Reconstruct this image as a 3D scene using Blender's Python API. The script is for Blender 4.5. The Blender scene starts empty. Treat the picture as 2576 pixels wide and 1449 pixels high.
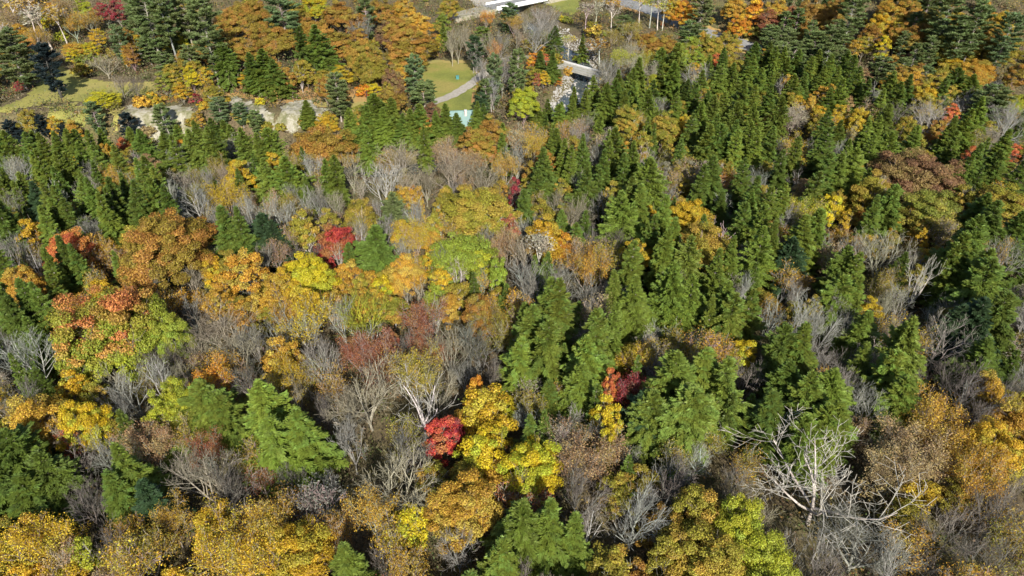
import bpy, math, random
import numpy as np
from mathutils import Vector

# ------------------------------------------------------------------ camera, light, exposure
SC = bpy.context.scene
COL = SC.collection
PITCH, CAM_Z, F = math.radians(36.0), 88.0, 1740.0       # F: focal length in units of a 2576 wide frame
cam_d = bpy.data.cameras.new('camera'); cam = bpy.data.objects.new('camera', cam_d); COL.objects.link(cam)
cam_d.sensor_width = 36.0; cam_d.lens = 36.0 * F / 2576.0
cam_d.clip_start = 0.5; cam_d.clip_end = 3000
cam.location = (0, 0, CAM_Z); cam.rotation_euler = (math.pi / 2 - PITCH, 0, 0)
SC.camera = cam
SUN_EL, SUN_AZ = math.radians(33), math.radians(170)       # azimuth clockwise from +Y: behind the camera, slightly right
w = bpy.data.worlds.new("World"); SC.world = w; w.use_nodes = True
nt = w.node_tree; sky = nt.nodes.new('ShaderNodeTexSky'); sky.sky_type = 'NISHITA'; sky.sun_disc = False
sky.sun_elevation = SUN_EL; sky.sun_rotation = SUN_AZ
bg = nt.nodes['Background']; bg.inputs[1].default_value = 0.085
nt.links.new(sky.outputs[0], bg.inputs[0])
sl = bpy.data.lights.new('sun', 'SUN'); sl.energy = 5.0; sl.angle = math.radians(0.53); sl.color = (1.0, 0.955, 0.88)
so = bpy.data.objects.new('sun', sl); COL.objects.link(so)
sdir = Vector((math.sin(SUN_AZ) * math.cos(SUN_EL), math.cos(SUN_AZ) * math.cos(SUN_EL), math.sin(SUN_EL)))
so.rotation_euler = sdir.to_track_quat('Z', 'Y').to_euler(); so.location = (40, -60, 150)
SC.view_settings.view_transform = 'Standard'; SC.view_settings.look = 'None'
SC.view_settings.gamma = 1.0; SC.view_settings.use_curve_mapping = False
SC.view_settings.exposure = 0.80
SC.cycles.max_bounces = 5; SC.cycles.diffuse_bounces = 3; SC.cycles.transmission_bounces = 2; SC.cycles.transparent_max_bounces = 4
SC.cycles.use_adaptive_sampling = True; SC.cycles.adaptive_threshold = 0.03

rng = np.random.default_rng(7)
random.seed(7)

# ------------------------------------------------------------------ picture rays and terrain
def rays(vx, vy):
    """direction of the view ray through point (vx, vy) of the 2576 x 1449 frame"""
    vx = np.atleast_1d(np.asarray(vx, float)); vy = np.atleast_1d(np.asarray(vy, float))
    a = (vx - 1288) / F; b = -(vy - 724.5) / F
    f = np.array([0, math.cos(PITCH), -math.sin(PITCH)]); u = np.array([0, math.sin(PITCH), math.cos(PITCH)])
    return a[:, None] * np.array([1.0, 0, 0]) + b[:, None] * u + f

def flat(vx, vy, z=0.0):
    d = rays(vx, vy)[0]; t = (z - CAM_Z) / d[2]
    return np.array([d[0] * t, d[1] * t])

STREAM = np.array([flat(*p) for p in [(1255, -30), (1290, 22), (1340, 55), (1400, 95), (1450, 125), (1480, 160), (1462, 200),
                                      (1430, 232), (1400, 265)]]
                  + [(8, 205), (-8, 193), (-32, 190), (-60, 199), (-95, 207), (-130, 203), (-180, 206), (-260, 200), (-420, 196)])

def stream_dist(x, y):
    best = np.full(x.shape, 1e9); side = np.zeros(x.shape)
    for a, b in zip(STREAM[:-1], STREAM[1:]):
        ab = b - a; L = (ab ** 2).sum()
        t = np.clip(((x - a[0]) * ab[0] + (y - a[1]) * ab[1]) / L, 0, 1)
        dx = x - (a[0] + t * ab[0]); dy = y - (a[1] + t * ab[1])
        d = np.hypot(dx, dy); s = ab[0] * dy - ab[1] * dx
        m = d < best
        best = np.where(m, d, best); side = np.where(m, np.sign(s), side)
    return best, side            # travelling downstream (towards -x) the far bank lies on side < 0

def sm(a, b, v):
    t = np.clip((v - a) / (b - a), 0, 1); return t * t * (3 - 2 * t)

def wav(x, y, s, p=0.0):
    return np.sin(x / s + 1.7 * np.sin(y / (s * 1.31) + p) + p) * np.cos(y / (s * .83) - 1.3 * np.sin(x / (s * 1.17) - p))

def ground(x, y):
    x = np.asarray(x, float); y = np.asarray(y, float)
    d, s = stream_dist(x, y)
    left = sm(-10, -55, x)
    D = 4.2 + 5.3 * left
    far = s < 0
    near_lvl = -3.2 * left - 0.4
    wig = 1.6 * wav(x, y, 7.0, .4) * left + .5 * wav(x, y, 3.1, 2.)
    zf = -D * (1 - sm(4.5, 8 + 9 * left + wig, d))
    zn = near_lvl + (-D - near_lvl) * (1 - sm(4.5, 12 + 8 * left, d)) + (-near_lvl) * sm(30, 90, d)
    z = np.where(far, zf, zn)
    rd = (y - 300) * .83 + (x - 70) * .55                    # beyond the road, up the right hand hill
    z = z + 0.30 * np.maximum(0, rd) * sm(30, 90, x)
    z = z + 0.22 * np.maximum(0, y - 292) * sm(-70, -140, x)
    z = z + 0.35 * wav(x, y, 23, 1.) * sm(12, 30, d) * (1 - sm(225, 250, y) * (1 - sm(300, 330, y)))
    z = z + 0.16 * wav(x, y, 5.3, 3.) * sm(5, 12, d) * (1 - sm(215, 235, y) * (1 - sm(300, 330, y)))
    return z

def hit(vx, vy, h=0.0):
    """where the ray meets the surface ground + h"""
    d = rays(vx, vy); h = np.broadcast_to(np.asarray(h, float), (len(d),))
    lo = np.full(len(d), 30.0); hi = np.full(len(d), np.nan)
    t = lo.copy()
    for i in range(170):
        t2 = t * 1.0165 + .2
        p = d * t2[:, None]
        below = (CAM_Z + p[:, 2]) < ground(p[:, 0], p[:, 1]) + h
        new = below & np.isnan(hi)
        hi[new] = t2[new]; lo[~below & np.isnan(hi)] = t2[~below & np.isnan(hi)]
        t = t2
    hi = np.where(np.isnan(hi), lo, hi)
    for i in range(14):
        m = (lo + hi) / 2; p = d * m[:, None]
        below = (CAM_Z + p[:, 2]) < ground(p[:, 0], p[:, 1]) + h
        hi = np.where(below, m, hi); lo = np.where(below, lo, m)
    p = d * hi[:, None]
    return p[:, 0], p[:, 1], CAM_Z + p[:, 2], hi          # hi = depth along the optical axis

def to_view(x, y, z):
    dz = z - CAM_Z
    dep = y * math.cos(PITCH) - dz * math.sin(PITCH)
    up = y * math.sin(PITCH) + dz * math.cos(PITCH)
    return 1288 + F * x / dep, 724.5 - F * up / dep, dep

# ------------------------------------------------------------------ materials
def new_mat(name):
    m = bpy.data.materials.new(name); m.use_nodes = True
    t = m.node_tree; t.nodes.clear(); return m, t
def N(t, typ, **kw):
    n = t.nodes.new(typ)
    for k, v in kw.items():
        if k.startswith('i_'): n.inputs[k[2:].replace('_', ' ')].default_value = v
        else: setattr(n, k, v)
    return n
def mix(t, fac, a, b, mode='MIX'):
    n = t.nodes.new('ShaderNodeMix'); n.data_type = 'RGBA'; n.blend_type = mode; n.clamp_result = False
    for sock, v in ((n.inputs[0], fac), (n.inputs[6], a), (n.inputs[7], b)):
        if isinstance(v, bpy.types.NodeSocket): t.links.new(v, sock)
        elif isinstance(v, (int, float)): sock.default_value = v
        else: sock.default_value = (*v, 1)
    return n.outputs[2]
def math_(t, op, a, b=None, clamp=False):
    n = t.nodes.new('ShaderNodeMath'); n.operation = op; n.use_clamp = clamp
    for s, v in zip(n.inputs, (a, b)):
        if v is None: continue
        if isinstance(v, bpy.types.NodeSocket): t.links.new(v, s)
        else: s.default_value = v
    return n.outputs[0]
def ramp(t, src, stops):
    n = t.nodes.new('ShaderNodeValToRGB'); r = n.color_ramp
    while len(r.elements) < len(stops): r.elements.new(.5)
    for e, (p, c) in zip(r.elements, stops): e.position = p; e.color = (*c, 1) if len(c) == 3 else c
    t.links.new(src, n.inputs[0]); return n.outputs[0]
def noise(t, scale, detail=3, coord='Object', rough=.6):
    tc = t.nodes.new('ShaderNodeTexCoord'); n = N(t, 'ShaderNodeTexNoise'); n.inputs['Scale'].default_value = scale
    n.inputs['Detail'].default_value = detail; n.inputs['Roughness'].default_value = rough
    t.links.new(tc.outputs[coord], n.inputs['Vector']); return n.outputs['Fac']
def finish(t, col, rough=.8, bump=None, bstr=.3, bdist=.1, spec=.3, transl=None, metal=0):
    p = N(t, 'ShaderNodeBsdfPrincipled'); p.inputs['Roughness'].default_value = rough
    p.inputs['Specular IOR Level'].default_value = spec; p.inputs['Metallic'].default_value = metal
    if isinstance(col, bpy.types.NodeSocket): t.links.new(col, p.inputs['Base Color'])
    else: p.inputs['Base Color'].default_value = (*col, 1)
    if bump is not None:
        b = N(t, 'ShaderNodeBump'); b.inputs['Strength'].default_value = bstr; b.inputs['Distance'].default_value = bdist
        t.links.new(bump, b.inputs['Height']); t.links.new(b.outputs[0], p.inputs['Normal'])
    out = N(t, 'ShaderNodeOutputMaterial'); sh = p.outputs[0]
    if transl:
        tr = N(t, 'ShaderNodeBsdfTranslucent')
        t.links.new(mix(t, 1.0, col, (1.15, 1.1, .6), 'MULTIPLY'), tr.inputs[0])
        mx = N(t, 'ShaderNodeMixShader'); mx.inputs[0].default_value = transl
        t.links.new(p.outputs[0], mx.inputs[1]); t.links.new(tr.outputs[0], mx.inputs[2]); sh = mx.outputs[0]
    t.links.new(sh, out.inputs[0])

def foliage_mat(name, rough=.55, spec=.25, transl=.22, lum=(.55, 1.45)):
    """leaf colour: the tree's own colour, its second colour by bough, and each leaf a little different"""
    m, t = new_mat(name)
    oi = N(t, 'ShaderNodeObjectInfo'); a2 = N(t, 'ShaderNodeAttribute', attribute_type='OBJECT', attribute_name='tint2')
    ab = N(t, 'ShaderNodeAttribute', attribute_name='bough'); al = N(t, 'ShaderNodeAttribute', attribute_name='leaf')
    am = N(t, 'ShaderNodeAttribute', attribute_type='OBJECT', attribute_name='mixmode')
    ah = N(t, 'ShaderNodeAttribute', attribute_name='hgt')
    f1 = ramp(t, ab.outputs['Fac'], [(.45, (0, 0, 0)), (.75, (1, 1, 1))])
    f2 = ramp(t, math_(t, 'ADD', ah.outputs['Fac'], math_(t, 'MULTIPLY', math_(t, 'SUBTRACT', ab.outputs['Fac'], .5), 1.0)), [(.40, (1, 1, 1)), (.95, (0, 0, 0))])
    fm = mix(t, am.outputs['Fac'], f1, f2)
    base = mix(t, fm, oi.outputs['Color'], a2.outputs['Color'])
    hs = N(t, 'ShaderNodeHueSaturation')
    t.links.new(math_(t, 'ADD', .482, math_(t, 'MULTIPLY', al.outputs['Fac'], .036)), hs.inputs['Hue'])
    hs.inputs['Saturation'].default_value = 1.0
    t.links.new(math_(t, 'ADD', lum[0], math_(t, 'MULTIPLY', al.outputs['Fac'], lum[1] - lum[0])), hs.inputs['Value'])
    t.links.new(base, hs.inputs['Color'])
    rv = math_(t, 'ADD', .74, math_(t, 'MULTIPLY', ab.outputs['Fac'], .5))
    col = mix(t, 1.0, hs.outputs[0], rv, 'MULTIPLY')
    finish(t, col, rough, spec=spec, transl=transl); return m

LEAF = foliage_mat('autumn_leaves')
NEEDLE = foliage_mat('needles', .5, .25, .24, (.5, 1.6))  # wide value range paints sunlit tips and dark gaps into the hemlock needles

def bark_mat(name, tinted):
    m, t = new_mat(name)
    n1 = noise(t, 2.2, 4); n2 = noise(t, 11, 2)
    oi = N(t, 'ShaderNodeObjectInfo')
    c0 = oi.outputs['Color'] if tinted else ramp(t, oi.outputs['Random'], [(0, (.11, .095, .08)), (.5, (.17, .15, .125)), (1, (.24, .22, .19))])
    c1 = mix(t, 1.0, c0, (.55, .52, .5), 'MULTIPLY')
    c = mix(t, ramp(t, n1, [(.35, (1, 1, 1)), (.62, (0, 0, 0))]), c0, c1)
    finish(t, c, .85, n2, .5, .03); return m
BARK = bark_mat('bark', False); BARK_T = bark_mat('bark_tinted', True)
m, t = new_mat('twig_bark')
oi = N(t, 'ShaderNodeObjectInfo'); al = N(t, 'ShaderNodeAttribute', attribute_name='leaf')
hs = N(t, 'ShaderNodeHueSaturation'); t.links.new(oi.outputs['Color'], hs.inputs['Color'])
t.links.new(math_(t, 'ADD', .6, math_(t, 'MULTIPLY', al.outputs['Fac'], .8)), hs.inputs['Value'])
finish(t, hs.outputs[0], .8); TWIG = m

def simple(name, stops, scale, rough=.85, bs=8, bstr=.4, bdist=.1, detail=4, spec=.25, metal=0):
    m, t = new_mat(name)
    c = ramp(t, noise(t, scale, detail), stops)
    finish(t, c, rough, noise(t, bs, 4), bstr, bdist, spec=spec, metal=metal); return m

# ground: leaf litter, twigs and moss
m, t = new_mat('leaf_litter')
n1 = noise(t, .09, 4); n2 = noise(t, 1.6, 5, rough=.75); n3 = noise(t, 6.5, 3)
c = ramp(t, n2, [(.3, (.04, .03, .02)), (.45, (.09, .068, .038)), (.55, (.14, .105, .055)), (.7, (.19, .155, .09))])
c = mix(t, ramp(t, n1, [(.45, (0, 0, 0)), (.7, (.7, .7, .7))]), c, ramp(t, n3, [(.35, (.07, .075, .02)), (.6, (.17, .16, .05))]))
finish(t, c, .95, n3, .7, .25); LITTER = m
# mown grass
def grass_mat(name, a, b, c_):
    m, t = new_mat(name)
    n1 = noise(t, .05, 5, rough=.65); n2 = noise(t, 2.5, 4)
    c = ramp(t, n1, [(.38, a), (.5, b), (.62, c_)])
    c = mix(t, 1.0, c, ramp(t, n2, [(.3, (.72, .72, .72)), (.7, (1.22, 1.22, 1.18))]), 'MULTIPLY')
    finish(t, c, .9, n2, .5, .15); return m
GRASS = grass_mat('mown_grass', (.15, .165, .035), (.20, .21, .042), (.26, .22, .06))
DRYGRASS = grass_mat('dry_meadow_grass', (.19, .19, .045), (.26, .24, .06), (.31, .26, .085))
LEAFY = grass_mat('leaf_strewn_grass', (.30, .17, .06), (.40, .24, .09), (.30, .26, .08))
GRAVEL = simple('gravel', [(.3, (.27, .24, .20)), (.5, (.35, .315, .26)), (.7, (.41, .37, .31))], 1.3, bs=14)
DIRT = simple('packed_dirt', [(.3, (.17, .17, .09)), (.5, (.30, .27, .21)), (.7, (.20, .19, .10))], .35, bs=9)
ASPHALT = simple('worn_asphalt', [(.3, (.16, .16, .155)), (.5, (.21, .21, .205)), (.7, (.27, .26, .25))], 1.1, bs=20)
m, t = new_mat('eroded_sand')
n1 = noise(t, .25, 5, rough=.7); n2 = noise(t, 2.2, 5)
c = ramp(t, n1, [(.36, (.13, .135, .06)), (.45, (.21, .195, .12)), (.54, (.33, .31, .25)), (.64, (.28, .26, .20)), (.74, (.17, .155, .09))])
c = mix(t, 1.0, c, ramp(t, n2, [(.3, (.75, .74, .7)), (.65, (1.1, 1.1, 1.08))]), 'MULTIPLY')
finish(t, c, .95, n2, .6, .25); SAND = m
STONE = simple('river_stone', [(.3, (.20, .19, .17)), (.5, (.31, .295, .265)), (.7, (.42, .40, .37))], 1.7, bs=6)
CONCRETE = simple('weathered_concrete', [(.3, (.24, .235, .20)), (.5, (.31, .30, .26)), (.7, (.37, .355, .32))], .8, bs=10, bstr=.2)
WHITECONC = simple('pale_concrete', [(.3, (.45, .44, .42)), (.6, (.54, .53, .51))], .8, bs=10, bstr=.15)
ROOF = simple('teal_metal_roof', [(.3, (.17, .26, .235)), (.6, (.21, .305, .275))], .7, rough=.55, bs=3, bstr=.05, spec=.5)
TRIM = simple('teal_roof_trim', [(.3, (.12, .22, .20)), (.6, (.15, .26, .23))], .7, rough=.4, bs=3, bstr=.05, spec=.5)
WOODWALL = simple('brown_log_wall', [(.3, (.10, .06, .035)), (.6, (.17, .10, .06))], 1.2, bs=6)
BRICKM = simple('chimney_masonry', [(.3, (.42, .33, .30)), (.6, (.55, .46, .42))], 3, bs=12)
WHITEP = simple('white_paint', [(.3, (.70, .70, .68)), (.6, (.80, .80, .79))], 2, rough=.5)
GLASS = simple('dark_window_glass', [(.3, (.03, .04, .05)), (.6, (.05, .06, .07))], 1, rough=.08, bstr=.02, spec=.6)
TEALP = simple('teal_paint', [(.3, (.05, .17, .17)), (.6, (.07, .22, .21))], 2, rough=.5)
m, t = new_mat('stream_water')
n1 = noise(t, 1.6, 4); c = ramp(t, noise(t, .5, 4), [(.35, (.03, .045, .05)), (.6, (.075, .085, .075)), (.75, (.15, .14, .09))])
finish(t, c, .22, n1, .35, .12, spec=.5); WATER = m

# ------------------------------------------------------------------ mesh helpers
def mesh_of(name, V, Fc, mats, midx=None, attrs=None, smooth=False):
    """V (n,3); Fc (m,k) of one arity"""
    me = bpy.data.meshes.new(name)
    V = np.asarray(V, np.float32); Fc = np.asarray(Fc, np.int32); k = Fc.shape[1]; m = len(Fc)
    me.vertices.add(len(V)); me.vertices.foreach_set('co', V.ravel())
    me.loops.add(m * k); me.loops.foreach_set('vertex_index', Fc.ravel())
    me.polygons.add(m); me.polygons.foreach_set('loop_start', np.arange(m, dtype=np.int32) * k)
    if midx is not None: me.polygons.foreach_set('material_index', np.asarray(midx, np.int32))
    if smooth: me.polygons.foreach_set('use_smooth', np.ones(m, bool))
    for mm in mats: me.materials.append(mm)
    for a, vals in (attrs or {}).items():
        at = me.attributes.new(a, 'FLOAT', 'FACE'); at.data.foreach_set('value', np.asarray(vals, np.float32))
    me.update(calc_edges=True); return me

def obj(name, me, parent=None, loc=None, rot=None, scale=None, color=None):
    o = bpy.data.objects.new(name, me); COL.objects.link(o)
    if parent is not None: o.parent = parent
    if loc is not None: o.location = loc
    if rot is not None: o.rotation_euler = rot
    if scale is not None: o.scale = scale
    if color is not None: o.color = (*color, 1)
    return o
def tag(o, label, cat, group=None, kind=None):
    if label: o['label'] = label
    if cat: o['category'] = cat
    if group: o['group'] = group
    if kind: o['kind'] = kind
    return o
def structure(o, label=None):
    o['kind'] = 'structure'
    if label: o['label'] = label
    return o

class Box:
    """collects boxes and prisms as quads"""
    def __init__(s): s.v = []; s.f = []
    def add(s, pts, faces):
        n = len(s.v); s.v += [tuple(p) for p in pts]; s.f += [tuple(i + n for i in f) for f in faces]
    def box(s, x0, x1, y0, y1, z0, z1):
        s.add([(x0, y0, z0), (x1, y0, z0), (x1, y1, z0), (x0, y1, z0), (x0, y0, z1), (x1, y0, z1), (x1, y1, z1), (x0, y1, z1)],
              [(0, 3, 2, 1), (4, 5, 6, 7), (0, 1, 5, 4), (1, 2, 6, 5), (2, 3, 7, 6), (3, 0, 4, 7)])
    def mesh(s, name, mat, bevel=0):
        me = bpy.data.meshes.new(name); me.from_pydata(s.v, [], s.f); me.materials.append(mat); me.update()
        if bevel:
            import bmesh
            bm = bmesh.new(); bm.from_mesh(me)
            bmesh.ops.bevel(bm, geom=bm.edges[:], offset=bevel, segments=1, affect='EDGES'); bm.to_mesh(me); bm.free()
        return me

def tubes(P0, P1, R0, R1, k):
    P0 = np.asarray(P0, float); P1 = np.asarray(P1, float); n = len(P0)
    d = P1 - P0; d /= np.linalg.norm(d, axis=1)[:, None] + 1e-9
    ref = np.where(np.abs(d[:, 2:3]) > .9, np.array([[1., 0, 0]]), np.array([[0., 0, 1]]))
    u = np.cross(d, ref); u /= np.linalg.norm(u, axis=1)[:, None] + 1e-9; v = np.cross(d, u)
    a = np.arange(k) * 2 * math.pi / k
    ring = np.cos(a)[None, :, None] * u[:, None, :] + np.sin(a)[None, :, None] * v[:, None, :]
    V0 = P0[:, None, :] + ring * np.asarray(R0)[:, None, None]; V1 = P1[:, None, :] + ring * np.asarray(R1)[:, None, None]
    V = np.concatenate([V0, V1], 1).reshape(-1, 3)
    b = (np.arange(n) * 2 * k)[:, None]; i = np.arange(k); j = (i + 1) % k
    Fq = np.stack([b + i, b + j, b + k + j, b + k + i], -1).reshape(-1, 4)
    return V, Fq

def leaves(C, U, S, L, W, quad=True):
    """leaf faces: centre, long direction, side direction, length, width"""
    U = U / (np.linalg.norm(U, axis=1)[:, None] + 1e-9); S = S - (S * U).sum(1)[:, None] * U; S /= np.linalg.norm(S, axis=1)[:, None] + 1e-9
    L = np.asarray(L)[:, None]; W = np.asarray(W)[:, None]; n = len(C)
    if quad:
        V = np.stack([C - U * L * .5, C - U * L * .05 + S * W * .5, C + U * L * .5, C + U * L * .05 - S * W * .5], 1).reshape(-1, 3)
        return V, np.arange(n * 4).reshape(-1, 4)
    V = np.stack([C - U * L * .3 + S * W * .5, C - U * L * .3 - S * W * .5, C + U * L * .7], 1).reshape(-1, 3)
    return V, np.arange(n * 3).reshape(-1, 3)

def rdir(n):
    v = rng.normal(size=(n, 3)); return v / np.linalg.norm(v, axis=1)[:, None]

# ---- skeletons
def skeleton(H, R, fork=.3, leaders=4, up=.8, levels=4, kids=(5, 6, 5, 5), trunk_r=.24, vase=.55, seed=0, curve=.25, lean=0):
    """segments (p0, p1, r0, r1, level) of a deciduous tree"""
    r = random.Random(seed); segs = []
    def limb(p, d, length, rad, level):
        n = 4 if level < 2 else (3 if level < 3 else 2)
        pts = [p.copy()]; dirs = [d.copy()]
        for i in range(n):
            bend = Vector((r.gauss(0, 1), r.gauss(0, 1), r.gauss(0, 1))) * curve * (.45 if level == 0 else .8)
            d = (d + bend * .5 + Vector((0, 0, .10 if level > 0 else .25))).normalized()
            p = p + d * length / n; pts.append(p.copy()); dirs.append(d.copy())
        for i in range(n):
            r0 = rad * (1 - .72 * i / n); r1 = rad * (1 - .72 * (i + 1) / n)
            segs.append((pts[i], pts[i + 1], r0, r1, level))
        return pts, dirs
    base = Vector((0, 0, -.6)); d0 = Vector((lean, 0, 1)).normalized()
    tpts, tdirs = limb(base, d0, H * fork + .6, trunk_r, 0)
    # make trunk taper gently
    top = tpts[-1]
    def grow(p, d, length, rad, level):
        pts, dirs = limb(p, d, length, rad, level)
        if level >= levels: return
        n = kids[min(level, len(kids) - 1)]
        for i in range(n):
            f = .28 + .72 * (i + r.random()) / n
            k = min(int(f * (len(pts) - 1)), len(pts) - 2); q = pts[k].lerp(pts[k + 1], f * (len(pts) - 1) - k)
            dd = dirs[k + 1]
            side = Vector((r.gauss(0, 1), r.gauss(0, 1), r.gauss(0, .7))); side -= side.dot(dd) * dd; side.normalize()
            nd = (dd * (1 - .4 * vase) + side * (.55 + .35 * r.random())).normalized()
            grow(q, nd, length * (.62 - .18 * f) * (.8 + .4 * r.random()) + .12, max(rad * (1 - .6 * f) * .55, .012), level + 1)
    off = r.random() * 6
    for i in range(leaders):
        a = off + i * 2 * math.pi / leaders + r.gauss(0, .25)
        s = vase * (.6 + .6 * r.random()) if i or leaders < 3 else .12
        d = Vector((math.cos(a) * s, math.sin(a) * s, up)).normalized()
        grow(top - tdirs[-1] * r.random() * H * .1, d, (H * (1 - fork)) * (.82 + .25 * r.random()), trunk_r * .62, 1)
    # fit to H and R
    zmax = max(s[1].z for s in segs); rr = sorted(math.hypot(s[1].x, s[1].y) for s in segs)[int(len(segs) * .93)]
    sz = H / zmax; sx = R / max(rr, .1)
    out = []
    for a, b, r0, r1, l in segs:
        fa = min(1, max(0, a.z / (H * fork))) if a.z < top.z else 1
        fx = lambda p: (p.x * (sx if p.z > 0 else 1), p.y * (sx if p.z > 0 else 1), p.z * sz)
        out.append((fx(a), fx(b), r0, r1, l))
    return out

def wood_mesh(name, segs, lo, hi, mat, k=5, thin=1.0, minr=0.0):
    s = [x for x in segs if lo <= x[4] <= hi]
    V, Fq = tubes([x[0] for x in s], [x[1] for x in s], [max(x[2] * thin, minr) for x in s], [max(x[3] * thin, minr * .7) for x in s], k)
    lf = np.repeat(rng.random(len(s)), k)
    return mesh_of(name, V, Fq, [mat], attrs={'leaf': lf}, smooth=True)

def concat(parts):
    V = []; Fc = []; M = []; n = 0
    for (v, f, mi) in parts: V.append(v); Fc.append(f + n); M.append(np.full(len(f), mi)); n += len(v)
    return np.concatenate(V), np.concatenate(Fc), np.concatenate(M)

# ---- crown foliage
def dome_crown(R, H, zb, nclump, leaf, cover, seed, flat_=.62, layered=False, hollow=.35):
    """boughs (leaf clumps) set over an uneven dome between zb and H"""
    g = np.random.default_rng(seed)
    hz = (H - zb)
    n = nclump
    ph = np.arange(n) * 2.39996 + g.random() * 6
    u = (np.arange(n) + .5) / n                                  # 0 top .. 1 rim
    th = np.arccos(1 - u * 1.25) 
    rr = (.80 + .34 * g.random(n))
    inner = g.random(n) < hollow
    rr[inner] *= .55 + .2 * g.random(inner.sum())
    lob = 1 + .16 * np.sin(ph * 2 + g.random() * 6) + .1 * np.sin(ph * 5 + g.random() * 6)
    cx = R * .80 * np.sin(th) * np.cos(ph) * rr * lob; cy = R * .80 * np.sin(th) * np.sin(ph) * rr * lob
    cz = zb + hz * .34 + hz * .54 * np.cos(th) * rr + g.normal(0, hz * .04, n)
    cr = R * (.17 + .13 * g.random(n)) * (48 / max(n, 48)) ** .4
    area = 4 * math.pi * cr ** 2 * .8
    cnt = np.maximum(6, (area * cover / (leaf * leaf * .5)).astype(int))
    idx = np.repeat(np.arange(n), cnt); N_ = len(idx)
    d = g.normal(size=(N_, 3)); d /= np.linalg.norm(d, axis=1)[:, None]
    rad = cr[idx] * (.35 + .75 * g.random(N_) ** .6)
    if g.random() < 2: d[:, 2] *= flat_
    C = np.stack([cx[idx], cy[idx], cz[idx]], 1) + d * rad[:, None]
    out = C - np.array([0, 0, zb + hz * .3]); out /= np.linalg.norm(out, axis=1)[:, None]
    nrm = d * .5 + out * .5 + g.normal(0, .55, (N_, 3)) + np.array([0, 0, .35]); nrm /= np.linalg.norm(nrm, axis=1)[:, None]
    U = np.cross(nrm, g.normal(size=(N_, 3))); S = np.cross(nrm, U)
    sc = leaf * (.65 + .7 * g.random(N_))
    V, Fq = leaves(C, U, S, sc * 1.25, sc * .9)
    bough = g.random(n)[idx]; hg = np.clip((C[:, 2] - zb) / hz, 0, 1)
    return V, Fq, {'bough': bough, 'leaf': g.random(N_), 'hgt': hg}

def sparse_leaves(segs, leaf, n, seed, spread=.45):
    g = np.random.default_rng(seed)
    tw = [s for s in segs if s[4] >= 3] or segs
    P = np.array([s[1] for s in tw]); 
    keep = g.random(len(P)) < .75
    P = P[keep]; idx = g.integers(0, len(P), n)
    C = P[idx] + g.normal(0, spread, (n, 3)) * np.array([1, 1, .7])
    nr = g.normal(size=(n, 3)) + np.array([0, 0, .8]); U = np.cross(nr, g.normal(size=(n, 3))); S = np.cross(nr, U)
    sc = leaf * (.6 + .8 * g.random(n)); V, Fq = leaves(C, U, S, sc * 1.2, sc * .85)
    z = C[:, 2]; hg = (z - z.min()) / (np.ptp(z) + .01)
    bo = (.5 + .5 * np.sin(P[:, 0] * 1.3 + seed) * np.cos(P[:, 1] * 1.1) )[idx]
    return V, Fq, {'bough': bo, 'leaf': g.random(n), 'hgt': hg}

def hemlock_crown(R, H, zb, per_m, fol, seed, size=1.0, taper=.82, lobes=.25):
    g = np.random.default_rng(seed)
    n = int((H - zb) * per_m)
    u = (np.arange(n) + g.random(n)) / n
    u = 1 - (1 - u) ** 1.0
    z = zb + (H - zb) * u; tier = .85
    z = np.where(u < .93, np.round(z / tier) * tier + g.normal(0, .13, n), z); u = np.clip((z - zb) / (H - zb), 0, 1)
    az = np.arange(n) * 2.39996 + g.normal(0, .25, n)
    lob = 1 + lobes * np.sin(az * 2 + u * 5 + g.random() * 6) + lobes * .6 * np.sin(az * 3 - u * 11 + g.random() * 6)
    prof = (1 - u) ** taper * (.55 + .45 * sm(0, .16, u)) + .012
    L = R * prof * 1.12 * lob * (.62 + .5 * g.random(n)) + .15
    el = np.radians(-8 + 38 * u + g.normal(0, 7, n))
    d = np.stack([np.cos(az) * np.cos(el), np.sin(az) * np.cos(el), np.sin(el)], 1)
    lat = np.stack([-np.sin(az), np.cos(az), np.zeros(n)], 1)
    cnt = np.maximum(5, (L * fol + 3).astype(int)); idx = np.repeat(np.arange(n), cnt); M = len(idx)
    tt = .18 + .86 * g.random(M) ** .75
    side = g.normal(0, 1, M) * (.10 + .30 * L[idx] * .33 * (1.15 - tt)) 
    C = np.stack([np.zeros(M), np.zeros(M), z[idx]], 1) + d[idx] * (L[idx] * tt)[:, None] + lat[idx] * side[:, None]
    C[:, 2] += -.12 * L[idx] * tt ** 2 + g.normal(0, .09, M) - np.abs(side) * .22
    U = d[idx] + lat[idx] * (np.sign(side) * (.35 + .6 * g.random(M)))[:, None] + np.stack([np.zeros(M), np.zeros(M), -.02 - .30 * g.random(M)], 1)
    up = np.stack([g.normal(0, .35, M), g.normal(0, .35, M), np.ones(M)], 1)
    S = np.cross(U, up)
    sc = size * (.7 + .6 * g.random(M))
    V, Fq = leaves(C, U, S, .46 * sc, .24 * sc, quad=False)
    bo = g.random(n)[idx]
    return (V, Fq, {'bough': bo, 'leaf': np.clip(.25 + .5 * g.random(M) + .35 * (tt - .6), 0, 1), 'hgt': np.clip((C[:, 2] - zb) / (H - zb), 0, 1)},  # paler towards the tips: new growth, plus sunlit-tip contrast painted in
            (np.stack([np.zeros(n), np.zeros(n), z], 1), np.stack([np.zeros(n), np.zeros(n), z], 1) + d * (L * .8)[:, None]))

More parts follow.
